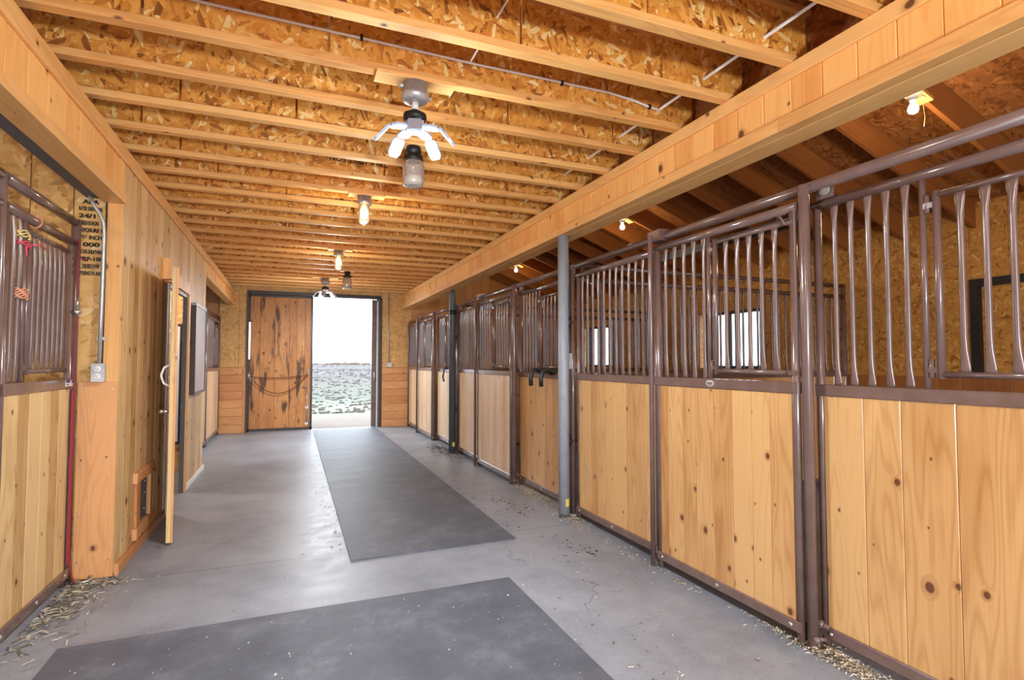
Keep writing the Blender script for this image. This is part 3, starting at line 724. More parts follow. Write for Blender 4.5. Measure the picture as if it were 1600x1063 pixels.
PYS = [1.918, 5.66, 9.35]              # main posts
where = ['in the nearest right stall', 'in the middle right stall', 'in the farthest right stall']
cand = [4.40, 8.07, 11.70]
for k in range(3):
    yp = PYS[k]; sc = [1., 1., 1.][k]
    ymid = [3.085, 6.90, 10.49][k]
    yend = [4.30, 7.95, 11.66][k]
    mat = 'stall_pine' if k == 0 else 'pale_pine'
    # main post with bracket
    post('thick brown steel post %s, between sliding and hinged panel' % where[k], XR, yp, .026)
    post('slim brown steel guide post at the sliding door %s' % where[k], XR - .05, ymid, .0165, 2.225, group='slim brown guide posts')
    # fixed grill
    y0, y1 = ymid + .03, yend - .04
    n = int(round((y1 - y0) / .0905)) - 1
    stall_panel('stall_grill_panel', 'fixed barred panel with boards below, between slim post and hinges, ' + where[k], 'stall panel', XR + .035, y0, y1,
                bars=[y0 + (y1 - y0) * (i + 1) / (n + 1) for i in range(n)], w=.128 if k == 0 else .1, mat=mat, group='fixed barred stall panels', kick=True)
    # sliding door
    y0, y1 = yp + .032, ymid - .022
    g = (y0 + .048, y0 + .56, 1.296, 2.076, 5)
    stall_panel('sliding_stall_door', 'sliding stall door with small barred feed gate, ' + where[k], 'stall door', XR - .015, y0, y1,
                bars=[y1 - .098 - .0905 * i for i in range(int((y1 - .098 - (g[1] + .08)) / .0905) + 1)], gate=g, w=.136 if k == 0 else .105, mat=mat, group='sliding stall doors', kick=True)
    # header rail
    yn = [.70, 4.33, 8.0][k]
    mb = MB(); mb.tube([(XR + .04, yn, 2.222), (XR + .04, yend - .02, 2.222)], .028, 14)
    hr = mb.build('header_rail', M['brown_metal']); tag(hr, 'round brown header rail along the top of the stall front ' + where[k], 'rail', 'header rails')
    mb = MB(); mb.prism('y', XR - .02, XR + .08, 2.19, 2.268, ymid - .06, ymid + .07, .006); mb.tube([(XR - .03, ymid + .04, 2.235), (XR + .09, ymid + .04, 2.235)], .008)
    o = mb.build('rail_bracket', M['brown_metal']); tag(o, 'boxy steel bracket holding the header rail above the slim post ' + where[k], 'bracket', 'rail brackets')
    mb = MB(); mb.prism('y', XR + .05, XR + .062, 2.150, 2.225, yp - .115, yp - .03, .004)
    rl = thing('door_roller', 'small steel roller bracket beside the thick post ' + where[k], 'roller', (XR, yp - .08, 2.13), 'door rollers')
    part(mb, 'bracket', M['brown_metal'], rl)
    mb = MB(); mb.M = Matrix.Translation((XR + .0498, yp - .08, 2.186)) @ Matrix.Rotation(-PI / 2, 4, 'Y'); mb.lathe((0, 0, 0), [(.028, 0), (.028, .012), (.02, .014), (.012, .018), (.001, .019)], 16); part(mb, 'wheel', M['dull_steel'], rl)
    mb = MB(); mb.prism('y', XR + .025, XR + .045, 2.045, 2.10, yp + .03, ymid - .02, .003); o = mb.build('guide_rail', M['dark_metal']); tag(o, 'dark flat guide rail behind the top of the sliding door ' + where[k], 'rail', 'guide rails')
    # hinged panel
    y0, y1 = [.70, 4.44, 8.10][k], yp + .006
    gh = .455
    g1 = y1 - .553; g = (g1 - .58, g1, 1.298, 2.045, 6)
    stall_panel('hinged_stall_panel', 'hinged stall panel with barred feed gate beside the thick post, ' + where[k], 'stall panel', XR + .075, y0, y1,
                bars=[y1 - .109 - .081 * i for i in range(5)], gate=g, w=.192, mat=mat if k == 0 else 'stall_pine' if k == 1 else mat, group='hinged stall panels', midz=(1.197, 1.252))
    mb = MB(); mb.tube([(XR + .035, y1 - .01, .115), (XR + .035, y1 - .06, .115)], .01).ball((XR + .035, y1 - .02, .115), .02)
    mb.tube([(XR - .015, yp - .02, .055), (XR + .03, y1 - .05, .055)], .01).ball((XR - .012, yp - .03, .055), .017)
    o = mb.build('panel_stop', M['brown_metal']); tag(o, 'stubby steel stop bolts at the foot of the thick post ' + where[k], 'door stop', 'door stops')
    # hinge posts beside the column
    if k < 2:
        yc = [4.385, 8.04][k]
        hp = thing('hinge_post', 'twin brown hinge post just behind the %s steel column' % ['near', 'far'][k], 'post', (XR + .03, yc, 0))
        mb = MB(); mb.tube([(XR + .035, yc - .032, 0), (XR + .035, yc - .032, 2.2)], .019, 10).tube([(XR + .035, yc + .02, 0), (XR + .035, yc + .02, 2.2)], .019, 10); part(mb, 'tubes', M['brown_metal'], hp)
        for zz in (1.72, .66):
            mb = MB(); mb.tube([(XR + .005, yc - .01, zz - .05), (XR + .005, yc - .01, zz + .05)], .014).box(XR - .008, XR + .03, yc - .05, yc + .03, zz - .012, zz + .012); part(mb, 'hinge', M['dark_metal'], hp)
post('brown end post of the right stall fronts, against the end wall', XR + .035, 11.70, .022, 2.2)
# stickers on near hinge post
for (yy, za, zb, nm) in [(4.36, 1.30, 1.44, 'upper'), (4.43, 1.10, 1.29, 'lower')]:
    mb = MB(); mb.box(XR + .008, XR + .0105, yy - .03, yy + .02, za, zb)
    o = mb.build('paper_sticker', M['sticker_white']); tag(o, '%s white paper strip stuck to the hinge post behind the near column' % nm, 'sticker')
# oval maker plate on the near sliding door
mb = MB(); mb.M = Matrix.Translation((XR - .0375, 2.541, 1.236)) @ Matrix.Rotation(-PI / 2, 4, 'Y') @ Matrix.Diagonal((.75, 1.25, 1, 1))
mb.lathe((0, 0, 0), [(.026, 0), (.026, .003), (.024, .004), (.001, .0041)], 22)
o = mb.build('name_plate', M['plate_silver']); tag(o, 'small oval silver maker plate on the rail of the near sliding door', 'plate')
nb = MB(); nb.box(XR - .0425, XR - .0417, 2.519, 2.563, 1.233, 1.242).box(XR - .0425, XR - .0417, 2.526, 2.556, 1.226, 1.230); part(nb, 'marking', M['plate_ink'], o)
# steel columns
def column(label, x, y, r, z1, mat, tip=False):
    t = thing('steel_column', label, 'column', (x, y, 0))
    mb = MB(); pr = [(r, 0), (r, z1)]
    if tip: pr = [(r, 0), (r, z1 - .10), (r * .93, z1 - .06), (r * .7, z1 - .015), (.002, z1)]
    mb.lathe((x, y, 0), pr, 24); part(mb, 'pipe', M[mat], t)
    mb = MB(); th0 = -1.75
    rr = [[((x + (r + e) * math.cos(th)), (y + (r + e) * math.sin(th)), z) for e, z in ((.0005, .10), (.0012, .10), (.0012, .165), (.0005, .165))] for th in [th0 + i * .16 for i in range(7)]]
    mb.rings(rr, True, None, False); part(mb, 'yellow_mark', M['yellow_paint'], t)
    return t
c1 = column('light grey round steel column holding the right beam', 2.256, 4.335, .048, 2.489, 'steel_grey')
mb = MB()
for i in range(10):
    th = -2.9 + i * .21; z = U(0, .05)
    mb.box(2.256 + .0484 * math.cos(th) - .006, 2.256 + .0484 * math.cos(th) + .006, 4.335 + .0484 * math.sin(th) - .006, 4.335 + .0484 * math.sin(th) + .006, .0, .012 + z * .5)
part(mb, 'chipped_foot', M['steel_dark'], c1)
c2 = column('dark grey round steel column farther down the right stalls', 2.268, 7.98, .05, 2.47, 'steel_dark', True)
mb = MB(); mb.lathe((2.268, 7.98, 0), [(.0505, 2.08), (.053, 2.081), (.053, 2.145), (.0505, 2.146)], 24).box(2.268, 2.332, 7.955, 7.985, 2.085, 2.14); part(mb, 'clamp_band', M['black'], c2)
# bridle hooks
hk = thing('bridle_hook', 'pair of black bridle hooks hanging on the middle stall panel', 'hook', (XR + .04, 4.9, 1.2))
mb = MB(); mb.box(XR + .03, XR + .052, 4.72, 5.12, 1.245, 1.262); part(mb, 'bracket', M['black'], hk)
for yy in (5.03, 4.79):
    mb = MB(); mb.tube([(XR + .035, yy, 1.25), (XR - .02, yy, 1.285), (XR - .06, yy, 1.27), (XR - .08, yy, 1.20), (XR - .075, yy, 1.125)], .022, 10); part(mb, 'hook', M['black_rubber'], hk)
# hay hook on far hinged panel
mb = MB(); mb.tube([(XR + .04, 8.55, 1.26), (XR - .03, 8.55, 1.25), (XR - .05, 8.55, 1.12), (XR - .03, 8.55, 1.05)], .016, 8)
o = mb.build('halter_hook', M['steel_dark']); tag(o, 'grey hook hanging on the farthest hinged stall panel', 'hook')
# red lead ropes
mb = MB(); mb.tube([(2.33, 4.515, .62), (2.325, 4.52, .4), (2.332, 4.51, .2), (2.33, 4.52, .02)], .013, 8)
o = mb.build('lead_rope', M['red_rope']); tag(o, 'red rope hanging beside the foot of the grey column', 'rope')

# partitions between the right stalls
def partition(y, label):
    t = thing('stall_partition', label, 'stall partition', (4.1, y, 0), 'partitions between right stalls')
    x0, x1 = 2.43, 5.80
    f = MB(); f.tube([(x0, y, 2.225), (x1, y, 2.225)], .024).tube([(x0, y, 2.10), (x1, y, 2.10)], .024)
    f.prism('x', y - .02, y + .02, 1.20, 1.26, x0, x1, .004).prism('x', y - .02, y + .02, .05, .1, x0, x1, .004)
    f.tube([(x0, y, 0), (x0, y, 2.225)], .02).tube([(x1, y, 0), (x1, y, 2.24)], .026).tube([(4.6, y, 1.26), (4.6, y, 2.225)], .02)
    part(f, 'frame', M['brown_metal'], t)
    b = MB(); planks(b, 'x', y - .015, y + .015, x0 + .02, x1 - .02, .1, 1.2, .15, .002); part(b, 'boards', M['stall_pine'], t)
    n = 33
    for i in range(n):
        xx = x0 + (x1 - x0) * (i + 1) / (n + 1)
        if abs(xx - 4.6) > .03: bar(t, xx, y, 1.255, 2.09)
partition(4.30, 'barred stall partition between nearest and middle right stalls')
partition(7.96, 'barred stall partition between middle and farthest right stalls')

# ------------------------------------------------------------------ left stalls
post('brown steel end post of the near left stall, against the strand board wall', XLS, 4.19, .026, 2.26)
post('brown steel post at the left edge of the near left stall gate', XLS, 3.225, .023, 2.25)
lp = stall_panel('hinged_stall_panel', 'barred panel of the near left stall, tied with coloured twine', 'stall panel', XLS + .0, 3.255, 4.162,
    bars=[3.36, 3.43], gate=(3.53, 4.075, 1.30, 2.045, 7), w=.135, mat='wall_pine', top=2.10, sgn=1, gate_hinge_near=True, midz=(1.20, 1.258), botz=(.045, .105))
mb = MB(); mb.tube([(XLS - .0, 3.25, 2.235), (XLS, 4.165, 2.235)], .026, 12); o = mb.build('header_rail', M['brown_metal']); tag(o, 'brown header rail above the near left stall panel', 'rail')
stall_panel('sliding_stall_door', 'barred door of the near left stall, next to the panel with twine', 'stall door', XLS, 2.0, 3.198, bars=[2.1 + .092 * i for i in range(11)], w=.135, top=2.10, sgn=1)
mb = MB(); mb.tube([(XLS, 2.0, 2.235), (XLS, 3.20, 2.235)], .026, 12); o = mb.build('header_rail', M['brown_metal']); tag(o, 'brown header rail above the near left stall door', 'rail')
# sticker on the left mid rail
o = MB().box(XLS + .0225, XLS + .024, 4.02, 4.155, 1.215, 1.252).build('rail_sticker', M['sticker_white']); tag(o, 'white and blue sticker at the end of the near left stall rail', 'sticker')
part(MB().box(XLS + .0242, XLS + .0248, 4.02, 4.085, 1.236, 1.252), 'blue_print', M['sticker_blue'], o); part(MB().box(XLS + .0242, XLS + .0248, 4.11, 4.14, 1.236, 1.25), 'blue_print', M['sticker_blue'], o); part(MB().box(XLS + .0242, XLS + .0248, 4.03, 4.075, 1.222, 1.228), 'blue_print', M['plate_ink'], o)
# twine and straps
def loop(name, label, mat, c, ry, rz_, n=3, r=.004, x=XLS + .0, tails=()):
    mb = MB()
    pts = []
    for i in range(n * 14 + 1):
        th = 2 * PI * i / 14
        pts.append((c[0] + .022 * math.cos(th), c[1] + ry * math.sin(th), c[2] + rz_ * (i / (n * 14) - .5) + .006 * math.sin(th * 2 + i)))
    mb.tube(pts, r, 6)
    for t in tails: mb.tube(t, r, 6)
    o = mb.build(name, M[mat]); tag(o, label, 'twine'); return o
loop('baling_twine', 'pale yellow twine tied round the gate corner of the near left stall', 'yellow_twine', (XLS + .002, 3.46, 2.0), .05, .035, 3, .004)
loop('baling_twine', 'pink twine knotted just below the yellow twine', 'pink_twine', (XLS + .002, 3.465, 1.955), .055, .02, 2, .004, tails=[[(XLS + .025, 3.50, 1.96), (XLS + .035, 3.56, 1.975), (XLS + .035, 3.63, 1.965)], [(XLS + .025, 3.45, 1.955), (XLS + .03, 3.42, 1.93), (XLS + .03, 3.43, 1.89)]])
loop('baling_twine', 'orange twine wound round two bars at mid height', 'orange_twine', (XLS + .002, 3.455, 1.70), .052, .05, 6, .0045)
mb = MB(); mb.tube([(XLS + .028 * math.cos(t), 3.60 + .006 * math.sin(t * 2), 2.10 + .03 * math.sin(t)) for t in [2 * PI * i / 16 for i in range(17)]], .005, 6)
o = mb.build('baling_twine', M['orange_twine']); tag(o, 'single loop of pale twine round the top rail of the near left stall', 'twine')
mb = MB(); mb.tube([(XLS + .028, 4.14, 2.13), (XLS + .03, 4.16, 2.06), (XLS + .03, 4.125, 2.0), (XLS + .032, 4.12, 1.9), (XLS + .032, 4.125, 1.6), (XLS + .032, 4.12, 1.3), (XLS + .034, 4.13, 1.0), (XLS + .032, 4.125, .6), (XLS + .034, 4.13, .3), (XLS + .036, 4.14, .1), (XLS + .06, 4.13, .012)], .0045, 8)
mb.tube([(XLS + .03, 4.14, 2.02), (XLS + .05, 4.18, 2.0), (XLS + .06, 4.20, 2.005)], .005, 6)
ro = thing('lead_rope', 'red lead rope hanging down the end post of the near left stall', 'rope', (XLS + .03, 4.13, 0)); part(mb, 'rope', M['red_rope'], ro)
mb = MB(); mb.prism('z', XLS + .026, XLS + .036, 4.105, 4.14, .14, 1.19, .003); part(mb, 'strap', M['red_rope'], ro)
mb = MB(); mb.ball((XLS + .036, 4.125, 1.67), .022); mb.tube([(XLS + .036, 4.125, 1.69), (XLS + .036, 4.125, 1.76)], .008); part(mb, 'snap', M['zinc'], ro)
# far left stall
post('brown steel post of the far left stall, against the end wall', XLS, 11.70, .024, 2.27)
post('brown steel post in the middle of the far left stall front', XLS, 10.02, .024, 2.27)
stall_panel('hinged_stall_panel', 'barred panel of the far left stall, beside the end wall', 'stall panel', XLS, 10.06, 11.66, bars=[10.15 + .09 * i for i in range(9)], gate=(11.02, 11.6, 1.30, 2.03, 6), mat='pale_pine', top=2.11, sgn=1, gate_hinge_near=True)
stall_panel('sliding_stall_door', 'barred door of the far left stall, mostly hidden by the board wall', 'stall door', XLS, 8.1, 9.98, bars=[8.2 + .092 * i for i in range(19)], mat='pale_pine', top=2.11, sgn=1)
mb = MB(); mb.tube([(XLS, 8.05, 2.235), (XLS, 11.69, 2.235)], .024, 12); o = mb.build('header_rail', M['brown_metal']); tag(o, 'brown header rail above the far left stall front', 'rail')

# return panel with outlet and conduit
o = MB().prism('z', -1.23, XW - .0, 4.195, 4.2185, 0.01, 1.235, .003).build('trim_7', M['cedar']); struct(o, 'single wide cedar board below the electrical outlet', 'trim')
scr = MB()
for xx in (-1.205, -1.045):
    for zz in (.12, .4, .72, 1.0, 1.19): scr.box(xx - .004, xx + .004, 4.193, 4.195, zz - .004, zz + .004)
part(scr, 'screw_heads', M['zinc'], o)
ou = thing('electrical_outlet', 'grey metal box with white duplex outlet on the left return wall', 'outlet', (-1.118, 4.19, 1.24))
part(MB().prism('y', -1.153, -1.083, 1.237, 1.352, 4.155, 4.199, .004), 'box', M['galv'], ou)
part(MB().prism('y', -1.150, -1.086, 1.241, 1.348, 4.150, 4.1549, .002), 'cover_plate', M['galv'], ou)
for zz in (1.318, 1.271):
    mb = MB(); mb.M = Matrix.Translation((-1.118, 4.1498, zz)) @ Matrix.Rotation(PI / 2, 4, 'X'); mb.lathe((0, 0, 0), [(.018, 0), (.018, .003), (.016, .004), (.001, .0041)], 16); rc = part(mb, 'receptacle', M['white'], ou)
    part(MB().box(-1.126, -1.123, 4.1447, 4.1455, zz - .002, zz + .008).box(-1.114, -1.111, 4.1447, 4.1455, zz - .002, zz + .008).box(-1.1205, -1.1155, 4.1447, 4.1455, zz - .011, zz - .006), 'slots', M['black'], rc)
mb = MB(); mb.tube([(-1.20, 4.17, 2.43), (-1.17, 4.17, 2.36), (-1.135, 4.172, 2.30), (-1.118, 4.18, 2.25), (-1.114, 4.185, 2.18), (-1.116, 4.185, 1.7), (-1.118, 4.18, 1.352)], .0115, 10)
o = mb.build('conduit', M['galv']); tag(o, 'bent steel conduit rising from the outlet on the left return wall', 'conduit')
part(MB().box(-1.135, -1.09, 4.182, 4.199, 1.50, 1.52), 'strap_clip', M['galv'], o)
# stamp on the strand board
st = bpy.data.objects['wall_left_return']
for i, (ln, sz) in enumerate([('APA', .05), ('RATED SHEATHING', .021), ('24/16', .044), ('SIZED FOR SPACING', .019), ('EXPOSURE 1', .030), ('7/16 INCH', .034), ('000', .03), ('PS 2-92 SHEATHING', .019), ('PRP-108', .036), ('THIS SIDE DOWN', .022), ('STRENGTH AXIS', .022)]):
    text_obj(ln, .034, axes((1, 0, 0), (0, 0, 1), (-1.197 + (.008 if i > 5 else -.0), 4.2185, 2.385 - i * .046)), M['stamp_ink'], 'ink_stamp', st, bold=.0018, fit=.125 if i % 3 else .09)

# pet door
pd = thing('pet_door', 'small framed pet door with dark flap at the foot of the left wall', 'pet door', (XW, 4.92, .1))
mb = MB(); mb.prism('y', XW + .0005, XW + .03, .495, .57, 4.63, 5.17, .003).prism('y', XW + .0005, XW + .03, .095, .175, 4.64, 5.20, .003).prism('z', XW + .0005, XW + .022, 4.66, 4.762, .176, .494, .003).prism('z', XW + .0005, XW + .022, 5.075, 5.15, .176, .494, .003); part(mb, 'frame', M['cedar'], pd)
mb = MB(); mb.box(XW - .02, XW - .006, PY0 + .003, PY1 - .003, PZ0 + .003, PZ1 - .003); fl = part(mb, 'flap', M['steel_dark'], pd)
mb = MB()
for zz in (.24, .36, .45): mb.ball((XW - .005, 5.0, zz), .006)
part(mb, 'rivets', M['zinc'], fl)

# doorway with outward swung door
mb = MB(); mb.prism('y', XW + .0005, XW + .022, 2.075, 2.20, DY0 - .12, DY1 + .07, .003); o = mb.build('trim_8', M['trim_pine']); struct(o, 'wooden head trim above the left doorway', 'trim')
mb = MB(); mb.prism('z', XW + .0005, XW + .02, DY1 + .0, DY1 + .08, 0, 2.075, .003); o = mb.build('trim_9', M['trim_pine']); struct(o, 'wooden side trim at the far side of the left doorway', 'trim')
mb = MB(); mb.box(XW - .036, XW, DY1 - .02, DY1 - .001, 0, DZ).box(XW - .036, XW, DY0 + .001, DY0 + .02, 0, DZ).box(XW - .036, XW, DY0 + .02, DY1 - .02, DZ - .02, DZ - .001); o = mb.build('door_1', M['steel_dark']); struct(o, 'dark steel lining of the left doorway', 'door frame')
for zz in (.25, .55, .9, 1.25, 1.6, 1.9): part(MB().ball((XW - .03, DY1 - .021, zz), .005), 'screw', M['zinc'], o)
dr = thing('swing_door', 'wooden door swung wide open into the aisle, seen edge on', 'door', (XW, DY0, 0))
a0, a1 = Vector((XW + .044, 5.72, 0)), Vector((-.816, 4.76, 0))
d = (a1 - a0).normalized(); L = (a1 - a0).length; nrm = Vector((d.y, -d.x, 0))
mb = MB(); mb.M = Matrix.Translation(a0) @ Matrix((d, nrm, Vector((0, 0, 1)))).transposed().to_4x4()
planks(mb, 'x', -.012, .018, .0, L - .001, .02, 2.08, .14, .002); part(mb, 'boards', M['wall_pine'], dr)
T = mb.M
mb = MB(); mb.M = T; mb.prism('z', L - .09, L, -.026, -.0121, .02, 2.08, .002).prism('z', 0.0, .09, -.026, -.0121, .02, 2.08, .002).prism('x', -.025, -.0121, 1.0, 1.12, .09, L - .09, .002).prism('x', -.025, -.0121, .03, .15, .09, L - .09, .002).prism('x', -.025, -.0121, 1.95, 2.07, .09, L - .09, .002); part(mb, 'battens', M['trim_pine'], dr)
mb = MB(); mb.M = T; mb.tube([(L - .05, .018, 1.18), (L - .05, .055, 1.20), (L - .05, .072, 1.25), (L - .05, .072, 1.27), (L - .05, .055, 1.32), (L - .05, .018, 1.34)], .008); part(mb, 'handle', M['white'], dr)
mb = MB(); mb.M = T; mb.tube([(L - .05, .018, .99), (L - .05, .06, .99)], .014).ball((L - .05, .066, .99), .016); part(mb, 'latch', M['zinc'], dr)
# wooden stop block beside the head trim
mb = MB(); mb.prism('z', XW + .0005, XW + .06, 5.40, 5.47, 2.07, 2.25, .003); o = mb.build('wooden_block', M['trim_pine']); tag(o, 'short upright wooden block fixed left of the doorway head trim', 'block')
# white panel inside the doorway
wp = thing('white_panel', 'narrow bright white panel with dark edges standing inside the left doorway', 'panel', (-1.24, 7.93, .5))
mb = MB(); mb.box(-1.335, -1.288, 7.92, 7.955, .37, 1.81); part(mb, 'panel', M['white'], wp)
mb = MB(); mb.box(-1.355, -1.3355, 7.915, 7.955, .34, 1.84).box(-1.2875, -1.272, 7.915, 7.955, .34, 1.84).box(-1.3355, -1.2875, 7.915, 7.955, .34, .3699).box(-1.3355, -1.2875, 7.915, 7.955, 1.8101, 1.84); part(mb, 'frame', M['dark_metal'], wp)
# framed board
fbd = thing('framed_board', 'tall pale grey writing board in dark frame on the left wall', 'board', (XW, 7.3, 1.0))
mb = MB(); y0, y1, z0, z1 = 6.89, 7.71, 1.0, 2.02
mb.prism('y', XW + .0005, XW + .05, z0, z0 + .03, y0, y1, .003).prism('z', XW + .0005, XW + .05, y0, y0 + .03, z0 + .03, z1 - .03, .003).prism('z', XW + .0005, XW + .05, y1 - .03, y1, z0 + .03, z1 - .03, .003); part(mb, 'frame', M['dark_metal'], fbd)
mb = MB(); mb.prism('y', XW + .0005, XW + .05, z1 - .03, z1, y0, y1, .003); part(mb, 'top_rail', M['steel_grey'], fbd)
mb = MB(); mb.box(XW + .002, XW + .042, y0 + .03, y1 - .03, z0 + .03, z1 - .03); part(mb, 'surface', M['slate'], fbd)
# snap hook on the floor
mb = MB(); mb.tube([(-1.245, 4.17, .03), (-1.20, 4.14, .025), (-1.16, 4.12, .02), (-1.13, 4.125, .02), (-1.115, 4.15, .025), (-1.12, 4.175, .03), (-1.14, 4.17, .03)], .007, 8)
o = mb.build('snap_hook', M['zinc']); tag(o, 'silver snap hook lying on the floor below the cedar board', 'hook')

# ------------------------------------------------------------------ rubber mats
def mat_(label, P, t=.012):
    mb = MB(); lo = [mb.vert((x, y, 0.0005)) for x, y in P]; hi = [mb.vert((x, y, t)) for x, y in P]
    mb.face(hi); mb.face(lo[::-1])
    for i in range(4): mb.face([lo[i], lo[(i + 1) % 4], hi[(i + 1) % 4], hi[i]])
    o = mb.build('rubber_mat', M['rubber']); tag(o, label, 'mat'); return o
mat_('long dark rubber mat running down the aisle toward the doorway', [(.404, 3.915), (1.625, 3.93), (1.66, 11.66), (.44, 11.66)])
mat_('dark rubber mat in the foreground in front of the long mat', [(-.993, 1.0), (1.296, 1.0), (1.293, 3.237), (-.995, 3.239)])

# ------------------------------------------------------------------ shavings and hay
def flakes(name, label, mat, n, pts_fn, size=(.006, .02), curl=.006, zmax=0., thin=.45):
    mb = MB()
    for _ in range(n):
        x, y, z = pts_fn(); a = U(0, 2 * PI); L = U(*size); W = L * U(.2, thin); c, s_ = math.cos(a), math.sin(a); rn = (R(), R(), R())
        tz = [z + .0015, z + U(.001, curl), z + .0015 + U(0, curl * .6)]
        row = []
        for k, t in enumerate((-1, 0, 1)):
            for w in (-1, 1): row.append(mb.vert((x + c * L * t * .5 - s_ * W * w * .5, y + s_ * L * t * .5 + c * W * w * .5, tz[k] + (.002 if w > 0 else 0))))
        mb.face([row[0], row[2], row[3], row[1]], None, rn); mb.face([row[2], row[4], row[5], row[3]], None, rn)
    o = mb.build(name, M[mat]); tag(o, label, 'litter', kind='stuff'); return o
def gauss(cx, cy, sx, sy, h=0.):
    def f():
        x, y = random.gauss(cx, sx), random.gauss(cy, sy); r = math.hypot((x - cx) / sx, (y - cy) / sy)
        return x, y, max(0, h * math.exp(-r * r / 2)) * R()
    return f
flakes('wood_shavings', 'pale wood shavings heaped at the foot of the nearest thick post', 'shavings', 1500, gauss(2.335, 1.86, .035, .20, .03))
flakes('wood_shavings', 'pale wood shavings spilled under the middle hinged stall panel', 'shavings', 1300, gauss(2.325, 5.2, .045, .36, .03))
flakes('wood_shavings', 'pale wood shavings around the foot of the grey column', 'shavings', 500, gauss(2.29, 4.3, .06, .14, .02))
flakes('wood_shavings', 'dark litter around the foot of the far column', 'dark_bits', 500, gauss(2.22, 8.2, .10, .45, .02), size=(.01, .05))
flakes('wood_shavings', 'thin line of shavings along the nearest sliding door', 'shavings', 260, lambda: (random.gauss(2.255, .03), U(2.6, 4.2), 0.))
flakes('hay', 'hay stalks scattered along the foot of the near left stall', 'hay', 620, lambda: (-1.225 + abs(random.gauss(0, .11)), 4.16 - abs(random.gauss(0, .42)), R() * .006), size=(.012, .06), thin=.07)
flakes('hay', 'crumbs of hay and chaff below the cedar board', 'hay', 420, gauss(-1.1, 4.12, .09, .045, .012), size=(.006, .03), thin=.3)
flakes('hay', 'stray hay bits scattered over the concrete on the right', 'hay', 420, lambda: (U(1.3, 2.24), U(1.2, 6.5), 0.), size=(.006, .026), thin=.3)
flakes('hay', 'stray hay bits scattered over the concrete on the left', 'hay', 160, lambda: (U(-.9, .4), U(2.6, 8.5), 0.), size=(.005, .02), thin=.3)
flakes('hay', 'pale chaff scattered over the foreground rubber mat', 'shavings', 240, lambda: (U(-.9, 1.25), U(1.4, 3.2), .012), size=(.004, .014), thin=.5)
flakes('litter', 'dark crumbs along the edges of the long rubber mat', 'dark_bits', 320, lambda: (random.choice((.40, 1.66)) + random.gauss(0, .05), U(4.1, 11.2), .001), size=(.008, .03))
flakes('litter', 'dark crumbs scattered at the right stalls', 'dark_bits', 120, lambda: random.choice(((U(1.85, 2.05), random.gauss(5.05, .12), 0), (random.gauss(2.0, .06), random.gauss(4.7, .1), 0), (random.gauss(1.95, .08), random.gauss(3.6, .15), 0))), size=(.008, .04))

# ------------------------------------------------------------------ lamps and cables
def point(name, loc, power, rgb, r=.05):
    l = bpy.data.lights.new(name, 'POINT'); l.energy = power; l.color = rgb; l.shadow_soft_size = r
    o = bpy.data.objects.new(name, l); o.location = loc; COL.objects.link(o); return o
jy = lambda y: min(JY, key=lambda v: abs(v - y))
LED = emis('led_panel', (236, 244, 255), 4.)
M['led_case'] = plain('led_case', (170, 182, 206), .4)
def led_lamp(label, x, y, lit=True, n=5, scale=1.):
    t = thing('folding_led_lamp', label, 'ceiling lamp', (x, y, JZ))
    part(MB().prism('x', y - .055, y + .055, JZ - .02, JZ - .0005, x - .20, x + .20, .002), 'mount_board', M['trim_pine'], t)
    mb = MB(); mb.lathe((x, y, JZ), [(.062, -.021), (.062, -.075), (.072, -.08), (.072, -.098), (.055, -.115), (.03, -.118)], 20)
    mb.tube([(x - .085, y, JZ - .04), (x - .05, y, JZ - .04)], .012, 8).tube([(x + .05, y, JZ - .085), (x + .085, y, JZ - .085)], .010, 8); part(mb, 'ceiling_box', M['galv'], t)
    part(MB().lathe((x, y, JZ), [(.019, -.118), (.019, -.16)], 14), 'socket', M['white'], t)
    part(MB().lathe((x, y, JZ), [(.022, -.158), (.03, -.165), (.058, -.18), (.06, -.20), (.052, -.215), (.02, -.218)], 20), 'collar', M['black'], t)
    part(MB().prism('z', x - .04, x + .04, y - .04, y + .04, JZ - .268, JZ - .2185, .004), 'body', M['galv'], t)
    for k in range(n):
        az = -PI / 2 - .21 + k * 2 * PI / n
        dd = Vector((math.cos(az), math.sin(az), 0)); sd_ = Vector((-dd.y, dd.x, 0))
        base = Vector((x, y, JZ - .245)) + dd * .04
        dirs = [(dd * .985 + Vector((0, 0, -.17))).normalized(), (dd * .64 + Vector((0, 0, -.77))).normalized()]
        for q, (dv, ln, wd) in enumerate(zip(dirs, (.09, .11), (.062, .07))):
            up = sd_.cross(dv) if (sd_.cross(dv)).z > 0 else dv.cross(sd_)
            mtx = Matrix((sd_, dv, sd_.cross(dv))).transposed().to_4x4(); mtx.translation = base
            sg = 1 if sd_.cross(dv).z > 0 else -1
            mb = MB(); mb.M = mtx
            w = wd / 2; ou_ = [(-w * .8, .004), (w * .8, .004), (w, .02), (w, ln - .025), (w * .62, ln - .004), (-w * .62, ln - .004), (-w, ln - .025), (-w, .02)]
            a = [mb.vert((p, r_, -.006)) for p, r_ in ou_]; b = [mb.vert((p, r_, .006)) for p, r_ in ou_]
            mb.face(a[::-1]); mb.face(b)
            for i in range(8): mb.face([a[i], a[(i + 1) % 8], b[(i + 1) % 8], b[i]])
            pn = part(mb, 'panel', M['led_case'], t)
            mb = MB(); mb.M = mtx
            for zz in (-1, 1):
                if zz == sg: continue
                z0, z1 = sorted((zz * .0062, zz * .008))
                mb.prism('z', -w * .55, w * .55, .018, ln - .026, z0, z1)
            if lit:
                pass
            if False:
                mb.prism('z', -w * .55, w * .55, .018, ln - .026, z0, z1)
            part(mb, 'diffuser', LED, pn)
            base = base + dv * (ln + .004)
    return t
